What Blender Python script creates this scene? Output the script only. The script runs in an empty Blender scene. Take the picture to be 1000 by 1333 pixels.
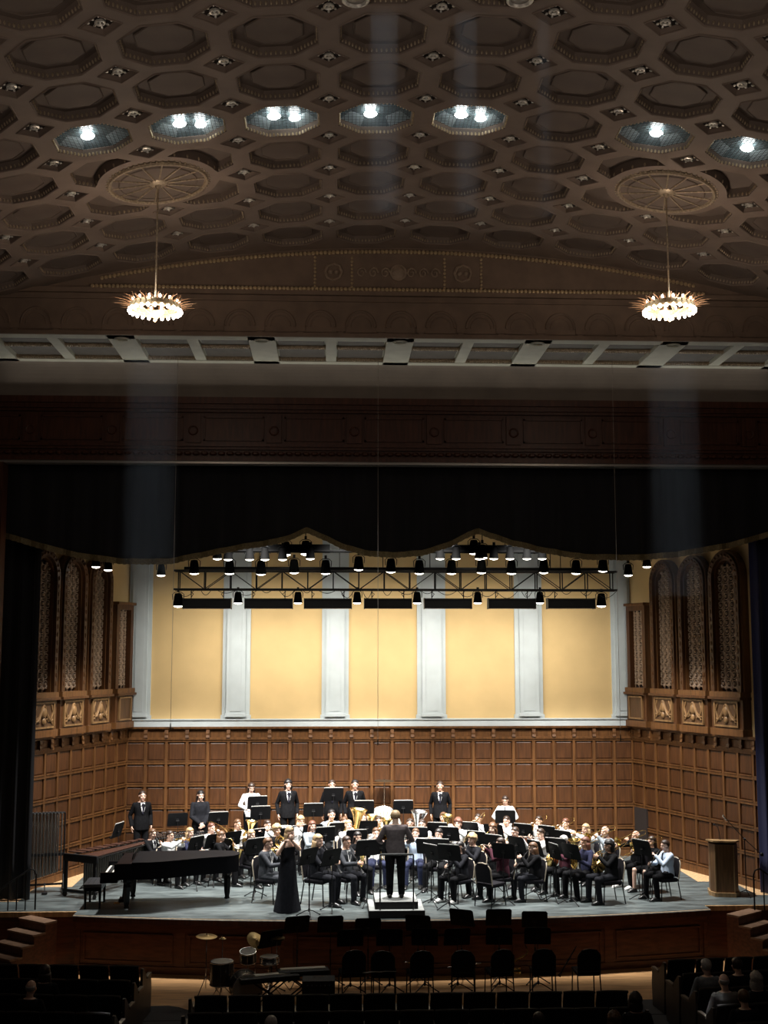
import bpy, bmesh, math, random
from mathutils import Vector, Matrix, Euler
from mathutils.geometry import delaunay_2d_cdt
random.seed(7)
PI = math.pi
S = bpy.context.scene
COL = S.collection

# ------------------------------------------------------------------ camera model
FPX = 1550.0
PITCH = math.atan(183.5 / FPX)
YAW = math.radians(2.53)
CAM = Vector((-1.36, 0.0, 5.33))
_r = Vector((math.cos(YAW), -math.sin(YAW), 0))
_f = Vector((math.sin(YAW) * math.cos(PITCH), math.cos(YAW) * math.cos(PITCH), math.sin(PITCH)))
_u = Vector((-math.sin(YAW) * math.sin(PITCH), -math.cos(YAW) * math.sin(PITCH), math.cos(PITCH)))


def at(px, py, y=None, z=None):
    """Point of the place seen at a pixel of the 1000x1333 photograph, at depth y or height z."""
    d = _f + _r * ((px - 500) / FPX) + _u * ((666.5 - py) / FPX)
    t = (y - CAM.y) / d.y if y is not None else (z - CAM.z) / d.z
    return CAM + d * t


def seen(p):
    d = Vector(p) - CAM
    w = d.dot(_f)
    return 500 + FPX * d.dot(_r) / w, 666.5 - FPX * d.dot(_u) / w


# ------------------------------------------------------------------ materials
MATS = {}


def mat(name, col, rough=0.6, metal=0.0, var=0.0, scale=8.0, bump=0.0, stretch=(1, 1, 1), spec=0.5, emit=0.0, ecol=None, sheen=0.0):
    if name in MATS:
        return MATS[name]
    m = bpy.data.materials.new(name)
    m.use_nodes = True
    nt = m.node_tree
    b = nt.nodes['Principled BSDF']
    b.inputs['Base Color'].default_value = (*col, 1)
    b.inputs['Roughness'].default_value = rough
    b.inputs['Metallic'].default_value = metal
    b.inputs['Specular IOR Level'].default_value = spec
    if sheen:
        b.inputs['Sheen Weight'].default_value = sheen
    if emit:
        b.inputs['Emission Color'].default_value = (*(ecol or col), 1)
        b.inputs['Emission Strength'].default_value = emit
    if var or bump:
        tc = nt.nodes.new('ShaderNodeTexCoord')
        mp = nt.nodes.new('ShaderNodeMapping')
        mp.inputs['Scale'].default_value = stretch
        nz = nt.nodes.new('ShaderNodeTexNoise')
        nz.inputs['Scale'].default_value = scale
        nz.inputs['Detail'].default_value = 5
        nt.links.new(tc.outputs['Object'], mp.inputs['Vector'])
        nt.links.new(mp.outputs['Vector'], nz.inputs['Vector'])
        if var:
            rp = nt.nodes.new('ShaderNodeValToRGB')
            rp.color_ramp.elements[0].position = 0.3
            rp.color_ramp.elements[1].position = 0.7
            rp.color_ramp.elements[0].color = (*[max(0, c * (1 - var)) for c in col], 1)
            rp.color_ramp.elements[1].color = (*[min(1, c * (1 + var)) for c in col], 1)
            nt.links.new(nz.outputs['Fac'], rp.inputs['Fac'])
            nt.links.new(rp.outputs['Color'], b.inputs['Base Color'])
        if bump:
            bp = nt.nodes.new('ShaderNodeBump')
            bp.inputs['Strength'].default_value = bump
            bp.inputs['Distance'].default_value = 0.02
            nt.links.new(nz.outputs['Fac'], bp.inputs['Height'])
            nt.links.new(bp.outputs['Normal'], b.inputs['Normal'])
    MATS[name] = m
    return m


# ------------------------------------------------------------------ mesh builder
def frame(z, hint=(0, 0, 1)):
    z = Vector(z).normalized()
    h = Vector(hint)
    if abs(z.dot(h)) > 0.98:
        h = Vector((1, 0, 0)) if abs(z.x) < 0.9 else Vector((0, 1, 0))
    x = h.cross(z).normalized()
    y = z.cross(x)
    return x, y, z


class MB:
    def __init__(self):
        self.v, self.f, self.m = [], [], []
        self.T = None

    def add(self, vs, fs, mi=0):
        o = len(self.v)
        if self.T is not None:
            vs = [self.T @ Vector(p) for p in vs]
        self.v += [tuple(p) for p in vs]
        self.f += [tuple(i + o for i in q) for q in fs]
        self.m += [mi] * len(fs)
        return self

    def box(self, x0, x1, y0, y1, z0, z1, mi=0):
        vs = [(x, y, z) for x in (x0, x1) for y in (y0, y1) for z in (z0, z1)]
        fs = [(0, 1, 3, 2), (4, 6, 7, 5), (0, 4, 5, 1), (2, 3, 7, 6), (0, 2, 6, 4), (1, 5, 7, 3)]
        return self.add(vs, fs, mi)

    def cbox(self, x0, x1, y0, y1, z0, z1, c=0.01, mi=0):
        """box with chamfered edges all round"""
        bm = bmesh.new()
        r = bmesh.ops.create_cube(bm, size=1)
        for v in bm.verts:
            v.co = Vector(((x0 + x1) / 2 + v.co.x * (x1 - x0), (y0 + y1) / 2 + v.co.y * (y1 - y0), (z0 + z1) / 2 + v.co.z * (z1 - z0)))
        bmesh.ops.bevel(bm, geom=bm.edges[:], offset=c, segments=2, affect='EDGES', profile=0.7)
        bm.verts.index_update()
        self.add([v.co.copy() for v in bm.verts], [[v.index for v in f.verts] for f in bm.faces], mi)
        bm.free()
        return self

    def tube(self, pts, r, n=8, mi=0, closed=False, hint=(0, 0, 1), sx=1.0):
        pts = [Vector(p) for p in pts]
        k = len(pts)
        rs = r if isinstance(r, (list, tuple)) else [r] * k
        vs, fs = [], []
        px = None
        for i in range(k):
            a = pts[i - 1] if (i > 0 or closed) else pts[i]
            b = pts[(i + 1) % k] if (i < k - 1 or closed) else pts[i]
            t = (b - a)
            if t.length < 1e-9:
                t = Vector((0, 0, 1))
            t.normalize()
            if px is None:
                x, y, _ = frame(t, hint)
            else:
                x = (px - t * px.dot(t))
                x = x.normalized() if x.length > 1e-6 else frame(t, hint)[0]
                y = t.cross(x)
            px = x
            for j in range(n):
                an = 2 * PI * j / n
                vs.append(pts[i] + x * (math.cos(an) * rs[i] * sx) + y * (math.sin(an) * rs[i]))
        for i in range(k if closed else k - 1):
            a0, b0 = i * n, ((i + 1) % k) * n
            for j in range(n):
                j2 = (j + 1) % n
                fs.append((a0 + j, a0 + j2, b0 + j2, b0 + j))
        if not closed:
            fs.append(tuple(reversed(range(n))))
            fs.append(tuple(range((k - 1) * n, k * n)))
        return self.add(vs, fs, mi)

    def lathe(self, prof, n=20, c=(0, 0, 0), axis=(0, 0, 1), mi=0, closed=False, sy=1.0):
        x, y, z = frame(axis, (0, 1, 0))
        c = Vector(c)
        vs, fs = [], []
        for (r, h) in prof:
            for j in range(n):
                an = 2 * PI * j / n
                vs.append(c + x * (math.cos(an) * r) + y * (math.sin(an) * r * sy) + z * h)
        k = len(prof)
        for i in range(k if closed else k - 1):
            a, b = i * n, ((i + 1) % k) * n
            for j in range(n):
                j2 = (j + 1) % n
                fs.append((a + j, a + j2, b + j2, b + j))
        if not closed:
            if prof[0][0] > 1e-6:
                fs.append(tuple(reversed(range(n))))
            if prof[-1][0] > 1e-6:
                fs.append(tuple(range((k - 1) * n, k * n)))
        return self.add(vs, fs, mi)

    def ell(self, c, r, n=12, m=8, R=None, mi=0):
        c = Vector(c)
        r = (r, r, r) if not isinstance(r, (tuple, list)) else r
        vs, fs = [], []
        for i in range(1, m):
            th = PI * i / m
            for j in range(n):
                ph = 2 * PI * j / n
                p = Vector((r[0] * math.sin(th) * math.cos(ph), r[1] * math.sin(th) * math.sin(ph), r[2] * math.cos(th)))
                vs.append(c + (R @ p if R is not None else p))
        top = Vector((0, 0, r[2]))
        vs.append(c + (R @ top if R is not None else top))
        vs.append(c - (R @ top if R is not None else top))
        T, B = len(vs) - 2, len(vs) - 1
        for i in range(m - 2):
            for j in range(n):
                j2 = (j + 1) % n
                fs.append((i * n + j, (i + 1) * n + j, (i + 1) * n + j2, i * n + j2))
        for j in range(n):
            j2 = (j + 1) % n
            fs.append((T, j, j2))
            fs.append((B, (m - 2) * n + j2, (m - 2) * n + j))
        return self.add(vs, fs, mi)

    def prism(self, poly, a, b, mi=0):
        """poly: list of 3D points, extruded by vectors a (start) and b (end)"""
        n = len(poly)
        a, b = Vector(a), Vector(b)
        vs = [Vector(p) + a for p in poly] + [Vector(p) + b for p in poly]
        fs = [tuple(reversed(range(n))), tuple(range(n, 2 * n))]
        for i in range(n):
            j = (i + 1) % n
            fs.append((i, j, n + j, n + i))
        return self.add(vs, fs, mi)

    def loft(self, rings, mi=0, cap=True):
        n = len(rings[0])
        vs = [p for r in rings for p in r]
        fs = []
        for i in range(len(rings) - 1):
            for j in range(n):
                j2 = (j + 1) % n
                fs.append((i * n + j, i * n + j2, (i + 1) * n + j2, (i + 1) * n + j))
        if cap:
            fs.append(tuple(reversed(range(n))))
            fs.append(tuple(range((len(rings) - 1) * n, len(rings) * n)))
        return self.add(vs, fs, mi)

    def mesh(self, name, mats, smooth=True, fix=True, angle=0.7):
        me = bpy.data.meshes.new(name)
        me.from_pydata([tuple(p) for p in self.v], [], self.f)
        for m in (mats if isinstance(mats, (list, tuple)) else [mats]):
            me.materials.append(m)
        me.polygons.foreach_set('material_index', self.m)
        if fix:
            bm = bmesh.new()
            bm.from_mesh(me)
            bmesh.ops.recalc_face_normals(bm, faces=bm.faces)
            bm.to_mesh(me)
            bm.free()
        if smooth:
            me.polygons.foreach_set('use_smooth', [True] * len(me.polygons))
            me.set_sharp_from_angle(angle=angle)
        me.update()
        return me


def link(name, data, parent=None, loc=None, rot=None, scale=None):
    o = bpy.data.objects.new(name, data)
    COL.objects.link(o)
    if parent is not None:
        o.parent = parent
    if loc is not None:
        o.location = loc
    if rot is not None:
        o.rotation_euler = rot
    if scale is not None:
        o.scale = scale
    return o


def obj(name, mb, mats, parent=None, loc=None, rot=None, smooth=True, angle=0.7):
    return link(name, mb.mesh(name, mats, smooth, angle=angle), parent, loc, rot)


def tag(o, label=None, cat=None, group=None, kind=None):
    if label:
        o['label'] = label
    if cat:
        o['category'] = cat
    if group:
        o['group'] = group
    if kind:
        o['kind'] = kind
    return o


def thing(name, label, cat, loc=(0, 0, 0), rz=0, group=None, scale=None):
    o = link(name, None, None, loc, (0, 0, rz), scale)
    o.empty_display_size = 0.1
    return tag(o, label, cat, group)


def struct(name, mb, mats, parent=None, smooth=True):
    o = obj(name, mb, mats, parent, smooth=smooth)
    if parent is None:
        o['kind'] = 'structure'
    return o


def put(spec, parent, mats=None):
    """spec: list of (part name, mesh, [sub-parts]); meshes are shared between the copies"""
    for (nm, me, subs) in spec:
        o = link(nm, me, parent)
        if mats and nm in mats:
            for i, mm in enumerate(mats[nm] if isinstance(mats[nm], (list, tuple)) else [mats[nm]]):
                if i < len(o.material_slots) and mm is not None:
                    o.material_slots[i].link = 'OBJECT'
                    o.material_slots[i].material = mm
        put(subs, o, mats)


def bake(mb, voxel, smooth_it=2, dec=1.0, name='baked'):
    """one continuous surface out of overlapping closed shapes"""
    me = mb.mesh(name + '_raw', [], smooth=False)
    o = bpy.data.objects.new(name + '_raw', me)
    COL.objects.link(o)
    a = o.modifiers.new('r', 'REMESH')
    a.mode = 'VOXEL'
    a.voxel_size = voxel
    if smooth_it:
        s = o.modifiers.new('s', 'SMOOTH')
        s.iterations = smooth_it
        s.factor = 0.5
    if dec < 1:
        d = o.modifiers.new('d', 'DECIMATE')
        d.ratio = dec
    dg = bpy.context.evaluated_depsgraph_get()
    out = bpy.data.meshes.new_from_object(o.evaluated_get(dg))
    bpy.data.objects.remove(o)
    bpy.data.meshes.remove(me)
    out.name = name
    out.polygons.foreach_set('use_smooth', [True] * len(out.polygons))
    return out


ORD = ['first', 'second', 'third', 'fourth', 'fifth', 'sixth', 'seventh', 'eighth', 'ninth', 'tenth', 'eleventh', 'twelfth', 'thirteenth', 'fourteenth', 'fifteenth', 'sixteenth']

# palette ----------------------------------------------------------
def wood(name, col, rough=0.45, var=0.35, scale=3.0, stretch=(6, 6, 0.6), spec=0.4):
    return mat(name, col, rough, 0, var, scale, 0.08, stretch, spec)


OAK = wood('oak_panel', (0.066, 0.0245, 0.0075), 0.45)
OAK_D = wood('oak_frame', (0.105, 0.044, 0.0135), 0.42)
OAK_C = wood('carved_oak', (0.30, 0.17, 0.075), 0.5)
GRILLE_W = wood('grille_wood', (0.25, 0.17, 0.11), 0.5)
MAHOG = wood('mahogany', (0.075, 0.026, 0.014), 0.4, spec=0.3)
APRON = wood('apron_wood', (0.11, 0.036, 0.017), 0.4, stretch=(0.6, 6, 6))
PALEWOOD = wood('pale_wood', (0.55, 0.36, 0.19), 0.45)
PITWOOD = wood('pit_floor_wood', (0.50, 0.28, 0.12), 0.45, stretch=(0.5, 6, 6))
PLASTER = mat('cream_plaster', (0.66, 0.47, 0.22), 0.85, 0, 0.05, 1.5, 0.05)
WHITE = mat('white_paintwork', (0.50, 0.55, 0.56), 0.6, 0, 0.05, 3, 0)
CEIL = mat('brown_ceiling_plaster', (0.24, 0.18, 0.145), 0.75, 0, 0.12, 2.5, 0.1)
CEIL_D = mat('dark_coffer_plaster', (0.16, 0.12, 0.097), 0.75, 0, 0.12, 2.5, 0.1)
GILT = mat('worn_gilding', (0.60, 0.46, 0.28), 0.36, 0.4, 0.3, 30)
GILT_D = mat('dull_gilding', (0.42, 0.33, 0.23), 0.4, 0.3, 0.35, 25)
SILVERLEAF = mat('silvered_plaster', (0.72, 0.69, 0.63), 0.4, 0.5, 0.3, 20)
SOFFIT = mat('grey_green_paint', (0.50, 0.50, 0.43), 0.6, 0, 0.08, 4)
VELVET = mat('black_velvet', (0.008, 0.008, 0.011), 0.9, 0, 0.3, 6, 0.1, (1, 1, 0.1), sheen=0.2)
NAVY = mat('navy_velvet', (0.012, 0.016, 0.075), 0.85, 0, 0.3, 6, 0.1, (1, 1, 0.1), sheen=0.3)
FRINGE = mat('gold_fringe', (0.20, 0.155, 0.07), 0.7, 0, 0.35, 40, 0.2)
BLACKMETAL = mat('black_metal', (0.008, 0.008, 0.009), 0.5, 0.0, spec=0.3)
BLACKMATT = mat('black_matt', (0.008, 0.008, 0.009), 0.75)
STANDBLK = mat('stand_black', (0.006, 0.006, 0.007), 0.6, 0.0, spec=0.15)
LACQUER = mat('black_lacquer', (0.004, 0.004, 0.005), 0.28, spec=0.16)
CHROME = mat('chrome', (0.75, 0.76, 0.78), 0.18, 1.0)
SILVER = mat('silver_plate', (0.80, 0.80, 0.80), 0.22, 1.0)
BRASS = mat('brass', (0.85, 0.60, 0.22), 0.24, 1.0)
IVORY = mat('ivory', (0.8, 0.77, 0.66), 0.4)
PAPER = mat('paper', (0.85, 0.84, 0.80), 0.8)
LAMPBLK = mat('lamp_black', (0.003, 0.003, 0.003), 0.8, spec=0.04)
LAMPGLOW = mat('lamp_glow', (1, 0.95, 0.85), 0.5, emit=9.0, ecol=(1, 0.94, 0.82))
HOUSELAMP = mat('house_lamp_glow', (1, 1, 0.98), 0.5, emit=14.0, ecol=(0.95, 1.0, 0.98))
BULB = mat('bulb_glow', (1, 0.85, 0.7), 0.5, emit=22.0, ecol=(1.0, 0.84, 0.68))
BLUEGLASS = mat('blue_grey_glass', (0.14, 0.18, 0.19), 0.25, 0, 0.2, 20)
SEATCLOTH = mat('dark_seat_cloth', (0.012, 0.012, 0.016), 0.85, 0, 0.3, 10)
SEATWOOD = mat('dark_seat_wood', (0.035, 0.028, 0.024), 0.4, 0, 0.3, 5)
CARPET = mat('dark_carpet', (0.028, 0.030, 0.036), 0.95, 0, 0.3, 60, 0.2)
CHAIRCLOTH = mat('charcoal_chair_cloth', (0.014, 0.013, 0.016), 0.9, 0, 0.2, 30, spec=0.1)
CHAIRBACK = mat('taupe_chair_edge', (0.40, 0.34, 0.26), 0.6, 0, 0.1, 20)
# ================================================================== THE HALL
D, HW, K = 32.1, 6.75, 0.37          # back wall depth, its half width, splay of the side walls
N = math.sqrt(1 + K * K)
ZB = -1.10                           # audience floor (stage floor is z = 0)


def hw(y):
    return HW + K * (D - y)


# ---- stage floor ---------------------------------------------------------
def lip(x):                          # curved front edge of the stage
    return 24.65 + 0.75 * (abs(x) / 6.6) ** 2


m = MB()
front = [(-6.6 + 13.2 * i / 32, 0) for i in range(33)]
poly = [(x, lip(x)) for x, _ in front] + [(6.6, 25.75), (10.4, 25.75), (10.4, 27.0), (hw(27.0) + .2, 27.0), (HW + .2, D), (-HW - .2, D), (-hw(27.0) - .2, 27.0), (-10.4, 27.0), (-10.4, 25.75), (-6.6, 25.75)]
m.prism([(x, y, 0) for x, y in poly], (0, 0, -0.10), (0, 0, 0))
struct('floor_stage', m, PALEWOOD, smooth=False)


def floor_mat():
    mt = mat('slate_stage_floor', (0.075, 0.092, 0.097), 0.34, spec=0.55)
    nt = mt.node_tree
    b = nt.nodes['Principled BSDF']
    tc = nt.nodes.new('ShaderNodeTexCoord')
    mp = nt.nodes.new('ShaderNodeMapping')
    mp.inputs['Scale'].default_value = (0.6, 2.5, 1)
    n1 = nt.nodes.new('ShaderNodeTexNoise')
    n1.inputs['Scale'].default_value = 2.2
    n1.inputs['Detail'].default_value = 8
    n1.inputs['Roughness'].default_value = 0.7
    rp = nt.nodes.new('ShaderNodeValToRGB')
    rp.color_ramp.elements[0].position = 0.32
    rp.color_ramp.elements[1].position = 0.72
    rp.color_ramp.elements[0].color = (0.020, 0.026, 0.028, 1)
    rp.color_ramp.elements[1].color = (0.155, 0.185, 0.185, 1)
    nt.links.new(tc.outputs['Object'], mp.inputs['Vector'])
    nt.links.new(mp.outputs['Vector'], n1.inputs['Vector'])
    nt.links.new(n1.outputs['Fac'], rp.inputs['Fac'])
    nt.links.new(rp.outputs['Color'], b.inputs['Base Color'])
    r2 = nt.nodes.new('ShaderNodeMapRange')
    r2.inputs['To Min'].default_value = 0.28
    r2.inputs['To Max'].default_value = 0.55
    nt.links.new(n1.outputs['Fac'], r2.inputs['Value'])
    nt.links.new(r2.outputs['Result'], b.inputs['Roughness'])
    return mt


SLATE = floor_mat()
m = MB()
for y0, y1 in ((30.62, 32.08), (28.42, 30.60), (26.82, 28.40)):
    w = hw(y1) - .04
    m.prism([(-w, y0, 0), (w, y0, 0), (w, y1, 0), (-w, y1, 0)], (0, 0, 0), (0, 0, 0.006))
w = 8.6
pp = [(x, lip(x) + .03) for x, _ in front] + [(6.6, 25.8), (w, 25.8), (w, 26.8), (-w, 26.8), (-w, 25.8), (-6.6, 25.8)]
m.prism([(x, y, 0) for x, y in pp], (0, 0, 0), (0, 0, 0.006))
o = struct('floor_covering', m, SLATE, smooth=False)

m = MB()                             # pale metal nosing along the lip
pts = [(x, lip(x) - .012, -.012) for x, _ in front]
m.tube(pts, 0.016, 6)
struct('trim_stage_lip', m, mat('scuffed_nosing', (0.30, 0.29, 0.26), 0.4, 0.3, 0.3, 9))

# ---- apron (front wall of the stage) -------------------------------------
XA = 6.55
m = MB()
n = 44
for i in range(n):
    x0, x1 = -XA + 2 * XA * i / n, -XA + 2 * XA * (i + 1) / n
    q = [(x0, lip(x0) + .10, ZB), (x1, lip(x1) + .10, ZB), (x1, lip(x1) + .30, ZB), (x0, lip(x0) + .30, ZB)]
    m.prism(q, (0, 0, 0), (0, 0, -ZB - .05))


def apron_strip(x0, x1, z0, z1, off, k=8, mi=0):
    for i in range(k):
        a, b = x0 + (x1 - x0) * i / k, x0 + (x1 - x0) * (i + 1) / k
        q = [(a, lip(a) + .10 - off, z0), (b, lip(b) + .10 - off, z0), (b, lip(b) + .11, z0), (a, lip(a) + .11, z0)]
        m.prism(q, (0, 0, 0), (0, 0, z1 - z0), mi)


apron_strip(-XA, XA, -.16, -.02, .06, 44)
apron_strip(-XA, XA, -.28, -.16, .03, 44)
apron_strip(-XA, XA, ZB, ZB + .14, .04, 44)
xs = [-XA + i * (2 * XA / 6) for i in range(7)]
for i in range(7):
    apron_strip(max(-XA, xs[i] - .09), min(XA, xs[i] + .09), ZB + .14, -.28, .025, 2)
for i in range(6):
    a, b = xs[i] + .16, xs[i + 1] - .16
    apron_strip(a, b, ZB + .20, ZB + .235, .03)
    apron_strip(a, b, -.37, -.335, .03)
    apron_strip(a, a + .035, ZB + .2, -.335, .03, 1)
    apron_strip(b - .035, b, ZB + .2, -.335, .03, 1)
struct('wall_apron', m, APRON, smooth=False)

m = MB()                             # returns of the stage front on both sides
for s in (-1, 1):
    m.prism([(s * XA, lip(XA) + .1, ZB), (s * XA, 25.9, ZB), (s * (XA + .04), 25.9, ZB), (s * (XA + .04), lip(XA) + .1, ZB)], (0, 0, 0), (0, 0, 1.0))
    m.prism([(s * (XA + .04), 25.80, ZB), (s * 11, 25.80, ZB), (s * 11, 26.0, ZB), (s * (XA + .04), 26.0, ZB)], (0, 0, 0), (0, 0, 1.0))
struct('wall_apron_return', m, APRON, smooth=False)

m = MB()                             # dark fascia under the nosing
q_ = []
for i in range(32):
    a, b = front[i][0], front[i + 1][0]
    m.prism([(a, lip(a) - .03, -.115), (b, lip(b) - .03, -.115), (b, lip(b) + .004, -.115), (a, lip(a) + .004, -.115)], (0, 0, 0), (0, 0, .100))
struct('trim_stage_fascia', m, MAHOG, smooth=False)

# ---- audience floor --------------------------------------------------------
m = MB()
m.box(-11, 11, 22.0, 26.4, ZB - .1, ZB)
struct('floor_pit', m, PITWOOD, smooth=False)
m = MB()
m.box(-11, 11, 12, 22.0, ZB - .1, ZB)
for s in (-1, 1):
    m.prism([(s * 3.3, 22.0, ZB), (s * 11, 22.0, ZB), (s * 11, 22.9, ZB), (s * 4.3, 22.9, ZB), (s * 4.1, 22.8, ZB)], (0, 0, 0), (0, 0, .008))
struct('floor_audience', m, CARPET, smooth=False)

# ---- side stairs of the stage ------------------------------------------------
for s in (-1, 1):
    root = thing('stage_stairs', ('wooden stage stairs down to the seats below the tall tubular chimes' if s < 0 else 'wooden stage stairs down to the seats below the wooden lectern'), 'stairs',
                 (s * 7.18, 25.55, ZB), 0)
    dirx = Vector((s * .62, -.78, 0)).normalized()
    sidev = Vector((-dirx.y * s, dirx.x * s, 0)) * s
    for k in range(5):
        z = -ZB - .06 - .185 * k
        c = dirx * (.06 + .27 * k)
        a, b = c - sidev * .42, c + sidev * .42
        mb = MB()
        mb.prism([a, a + dirx * .31, b + dirx * .31, b], (0, 0, z - .035), (0, 0, z))
        obj('tread', mb, mat('worn_tread', (0.22, 0.13, 0.08), 0.5, 0, 0.25, 6), root)
        mb = MB()
        mb.prism([a, a + dirx * .28, b + dirx * .28, b], (0, 0, 0), (0, 0, z - .036))
        obj('riser', mb, APRON, root)

# ---- back wall -----------------------------------------------------------------
ZC0, ZC1 = 3.04, 3.40                # cornice of the panelling
m = MB()
m.box(-HW - .3, HW + .3, D, D + .3, 0, 11)
back = struct('wall_back', m, PLASTER, smooth=False)


def panelling(m, L, z0, z1, cols, rows, T):
    """framed panels in a wall-local frame: x along, y towards the room, z up"""
    m.T = T
    m.box(0, L, 0, .03, z0, z1, 0)
    px_, pz = L / cols, (z1 - z0 - .16) / rows
    for i in range(cols + 1):
        a = min(max(i * px_, .036), L - .036)
        m.box(a - .036, a + .036, .03, .070, z0 + .16, z1, 1)
    m.box(0, L, .03, .10, z0, z0 + .16, 1)
    for j in range(rows + 1):
        z = z0 + .16 + j * pz
        m.box(0, L, .03, .075, z - .036, z + .036, 1)
    for i in range(cols):
        for j in range(rows):
            x0, x1 = i * px_ + .05, (i + 1) * px_ - .05
            a, b = z0 + .16 + j * pz + .058, z0 + .16 + (j + 1) * pz - .05
            # raised field with sloping edges
            vs = [(x0, .03, a), (x1, .03, a), (x1, .03, b), (x0, .03, b), (x0 + .035, .048, a + .035), (x1 - .035, .048, a + .035), (x1 - .035, .048, b - .035), (x0 + .035, .048, b - .035)]
            m.add(vs, [(4, 5, 6, 7), (0, 1, 5, 4), (1, 2, 6, 5), (2, 3, 7, 6), (3, 0, 4, 7)], 0)
            # lit moulding at the sill of each panel
            m.box(x0 - .012, x1 + .012, .03, .088, a - .024, a - .004, 1)
    m.T = None


def cornice(m, L, T, zb=ZC0, zt=ZC1, pitch=.54):
    m.T = T
    m.box(0, L, 0, .10, zb + .02, zb + .08, 0)
    m.box(0, L, 0, .05, zb + .08, zt - .1, 0)
    m.box(0, L, 0, .10, zt - .08, zt - .05, 0)
    m.box(0, L, 0, .13, zt - .05, zt, 0)
    k = int(L / pitch)
    for i in range(k + 1):
        x = min(i * L / k, L - .03)
        # scrolled bracket
        prof = [(0, zb + .03), (.09, zb + .03), (.13, zb + .08), (.115, zb + .14), (.13, zb + .19), (.115, zt - .08), (0, zt - .08)]
        m.prism([(x - .045, p, z) for p, z in prof], (0, 0, 0), (.09, 0, 0), 0)
    m.T = None


TB = Matrix(((1, 0, 0, -HW), (0, -1, 0, D), (0, 0, 1, 0), (0, 0, 0, 1)))
m = MB()
panelling(m, 2 * HW, 0, ZC0, 25, 5, TB)
obj('panelling', m, [OAK, OAK_D], back, smooth=False)
m = MB()
cornice(m, 2 * HW, TB)
obj('bracketed_cornice', m, OAK_D, back, smooth=False)
m = MB()
m.T = TB
m.box(0, 2 * HW, 0, .10, ZC1, ZC1 + .17)
m.box(0, 2 * HW, 0, .13, ZC1 + .17, ZC1 + .20)
obj('white_plinth', m, WHITE, back, smooth=False)
edges = [(171, 197), (290, 326), (419, 454), (543, 580), (670, 706), (796, 823)]
for i, (a, b) in enumerate(edges):
    x0, x1 = at(a, 870, y=D).x, at(b, 870, y=D).x
    if i == 0:
        x0 = -HW + .03
    if i == 5:
        x1 = HW - .03
    m = MB()
    z0 = ZC1 + .20
    m.box(x0, x1, D - .07, D, z0, 11)
    m.box(x0 - .03, x1 + .03, D - .11, D, z0, z0 + .10)
    wd = x1 - x0
    m.box(x0 + wd * .16, x1 - wd * .16, D - .15, D - .07, z0 + .10, 11)
    m.box(x0 + wd * .30, x1 - wd * .30, D - .165, D - .15, z0 + .20, 10.9)
    m.box(x0 + wd * .12, x1 - wd * .12, D - .18, D - .07, z0 + .06, z0 + .14)
    obj('pilaster', m, WHITE, back, smooth=False)

# ---- splayed side walls -----------------------------------------------------------
LW = 5.05 * N


def side_T(s):
    d = Vector((s * K, -1, 0)) / N
    nrm = Vector((-s, -K, 0)) / N
    return Matrix(((d.x, nrm.x, 0, s * HW), (d.y, nrm.y, 0, D), (0, 0, 1, 0), (0, 0, 0, 1)))


def arch(x0, x1, zs, k=12):
    r = (x1 - x0) / 2
    return [((x0 + x1) / 2 - r * math.cos(PI * i / k), zs + r * 1.12 * math.sin(PI * i / k)) for i in range(k + 1)]


def band(m, inner, outer, y0, y1, mi):
    """strip between two open outlines (x, z), with depth y0..y1"""
    n = len(inner)
    for i in range(n - 1):
        a, b, c, d = inner[i], inner[i + 1], outer[i + 1], outer[i]
        m.prism([(a[0], y0, a[1]), (b[0], y0, b[1]), (c[0], y0, c[1]), (d[0], y0, d[1])], (0, 0, 0), (0, y1 - y0, 0), mi)


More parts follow.
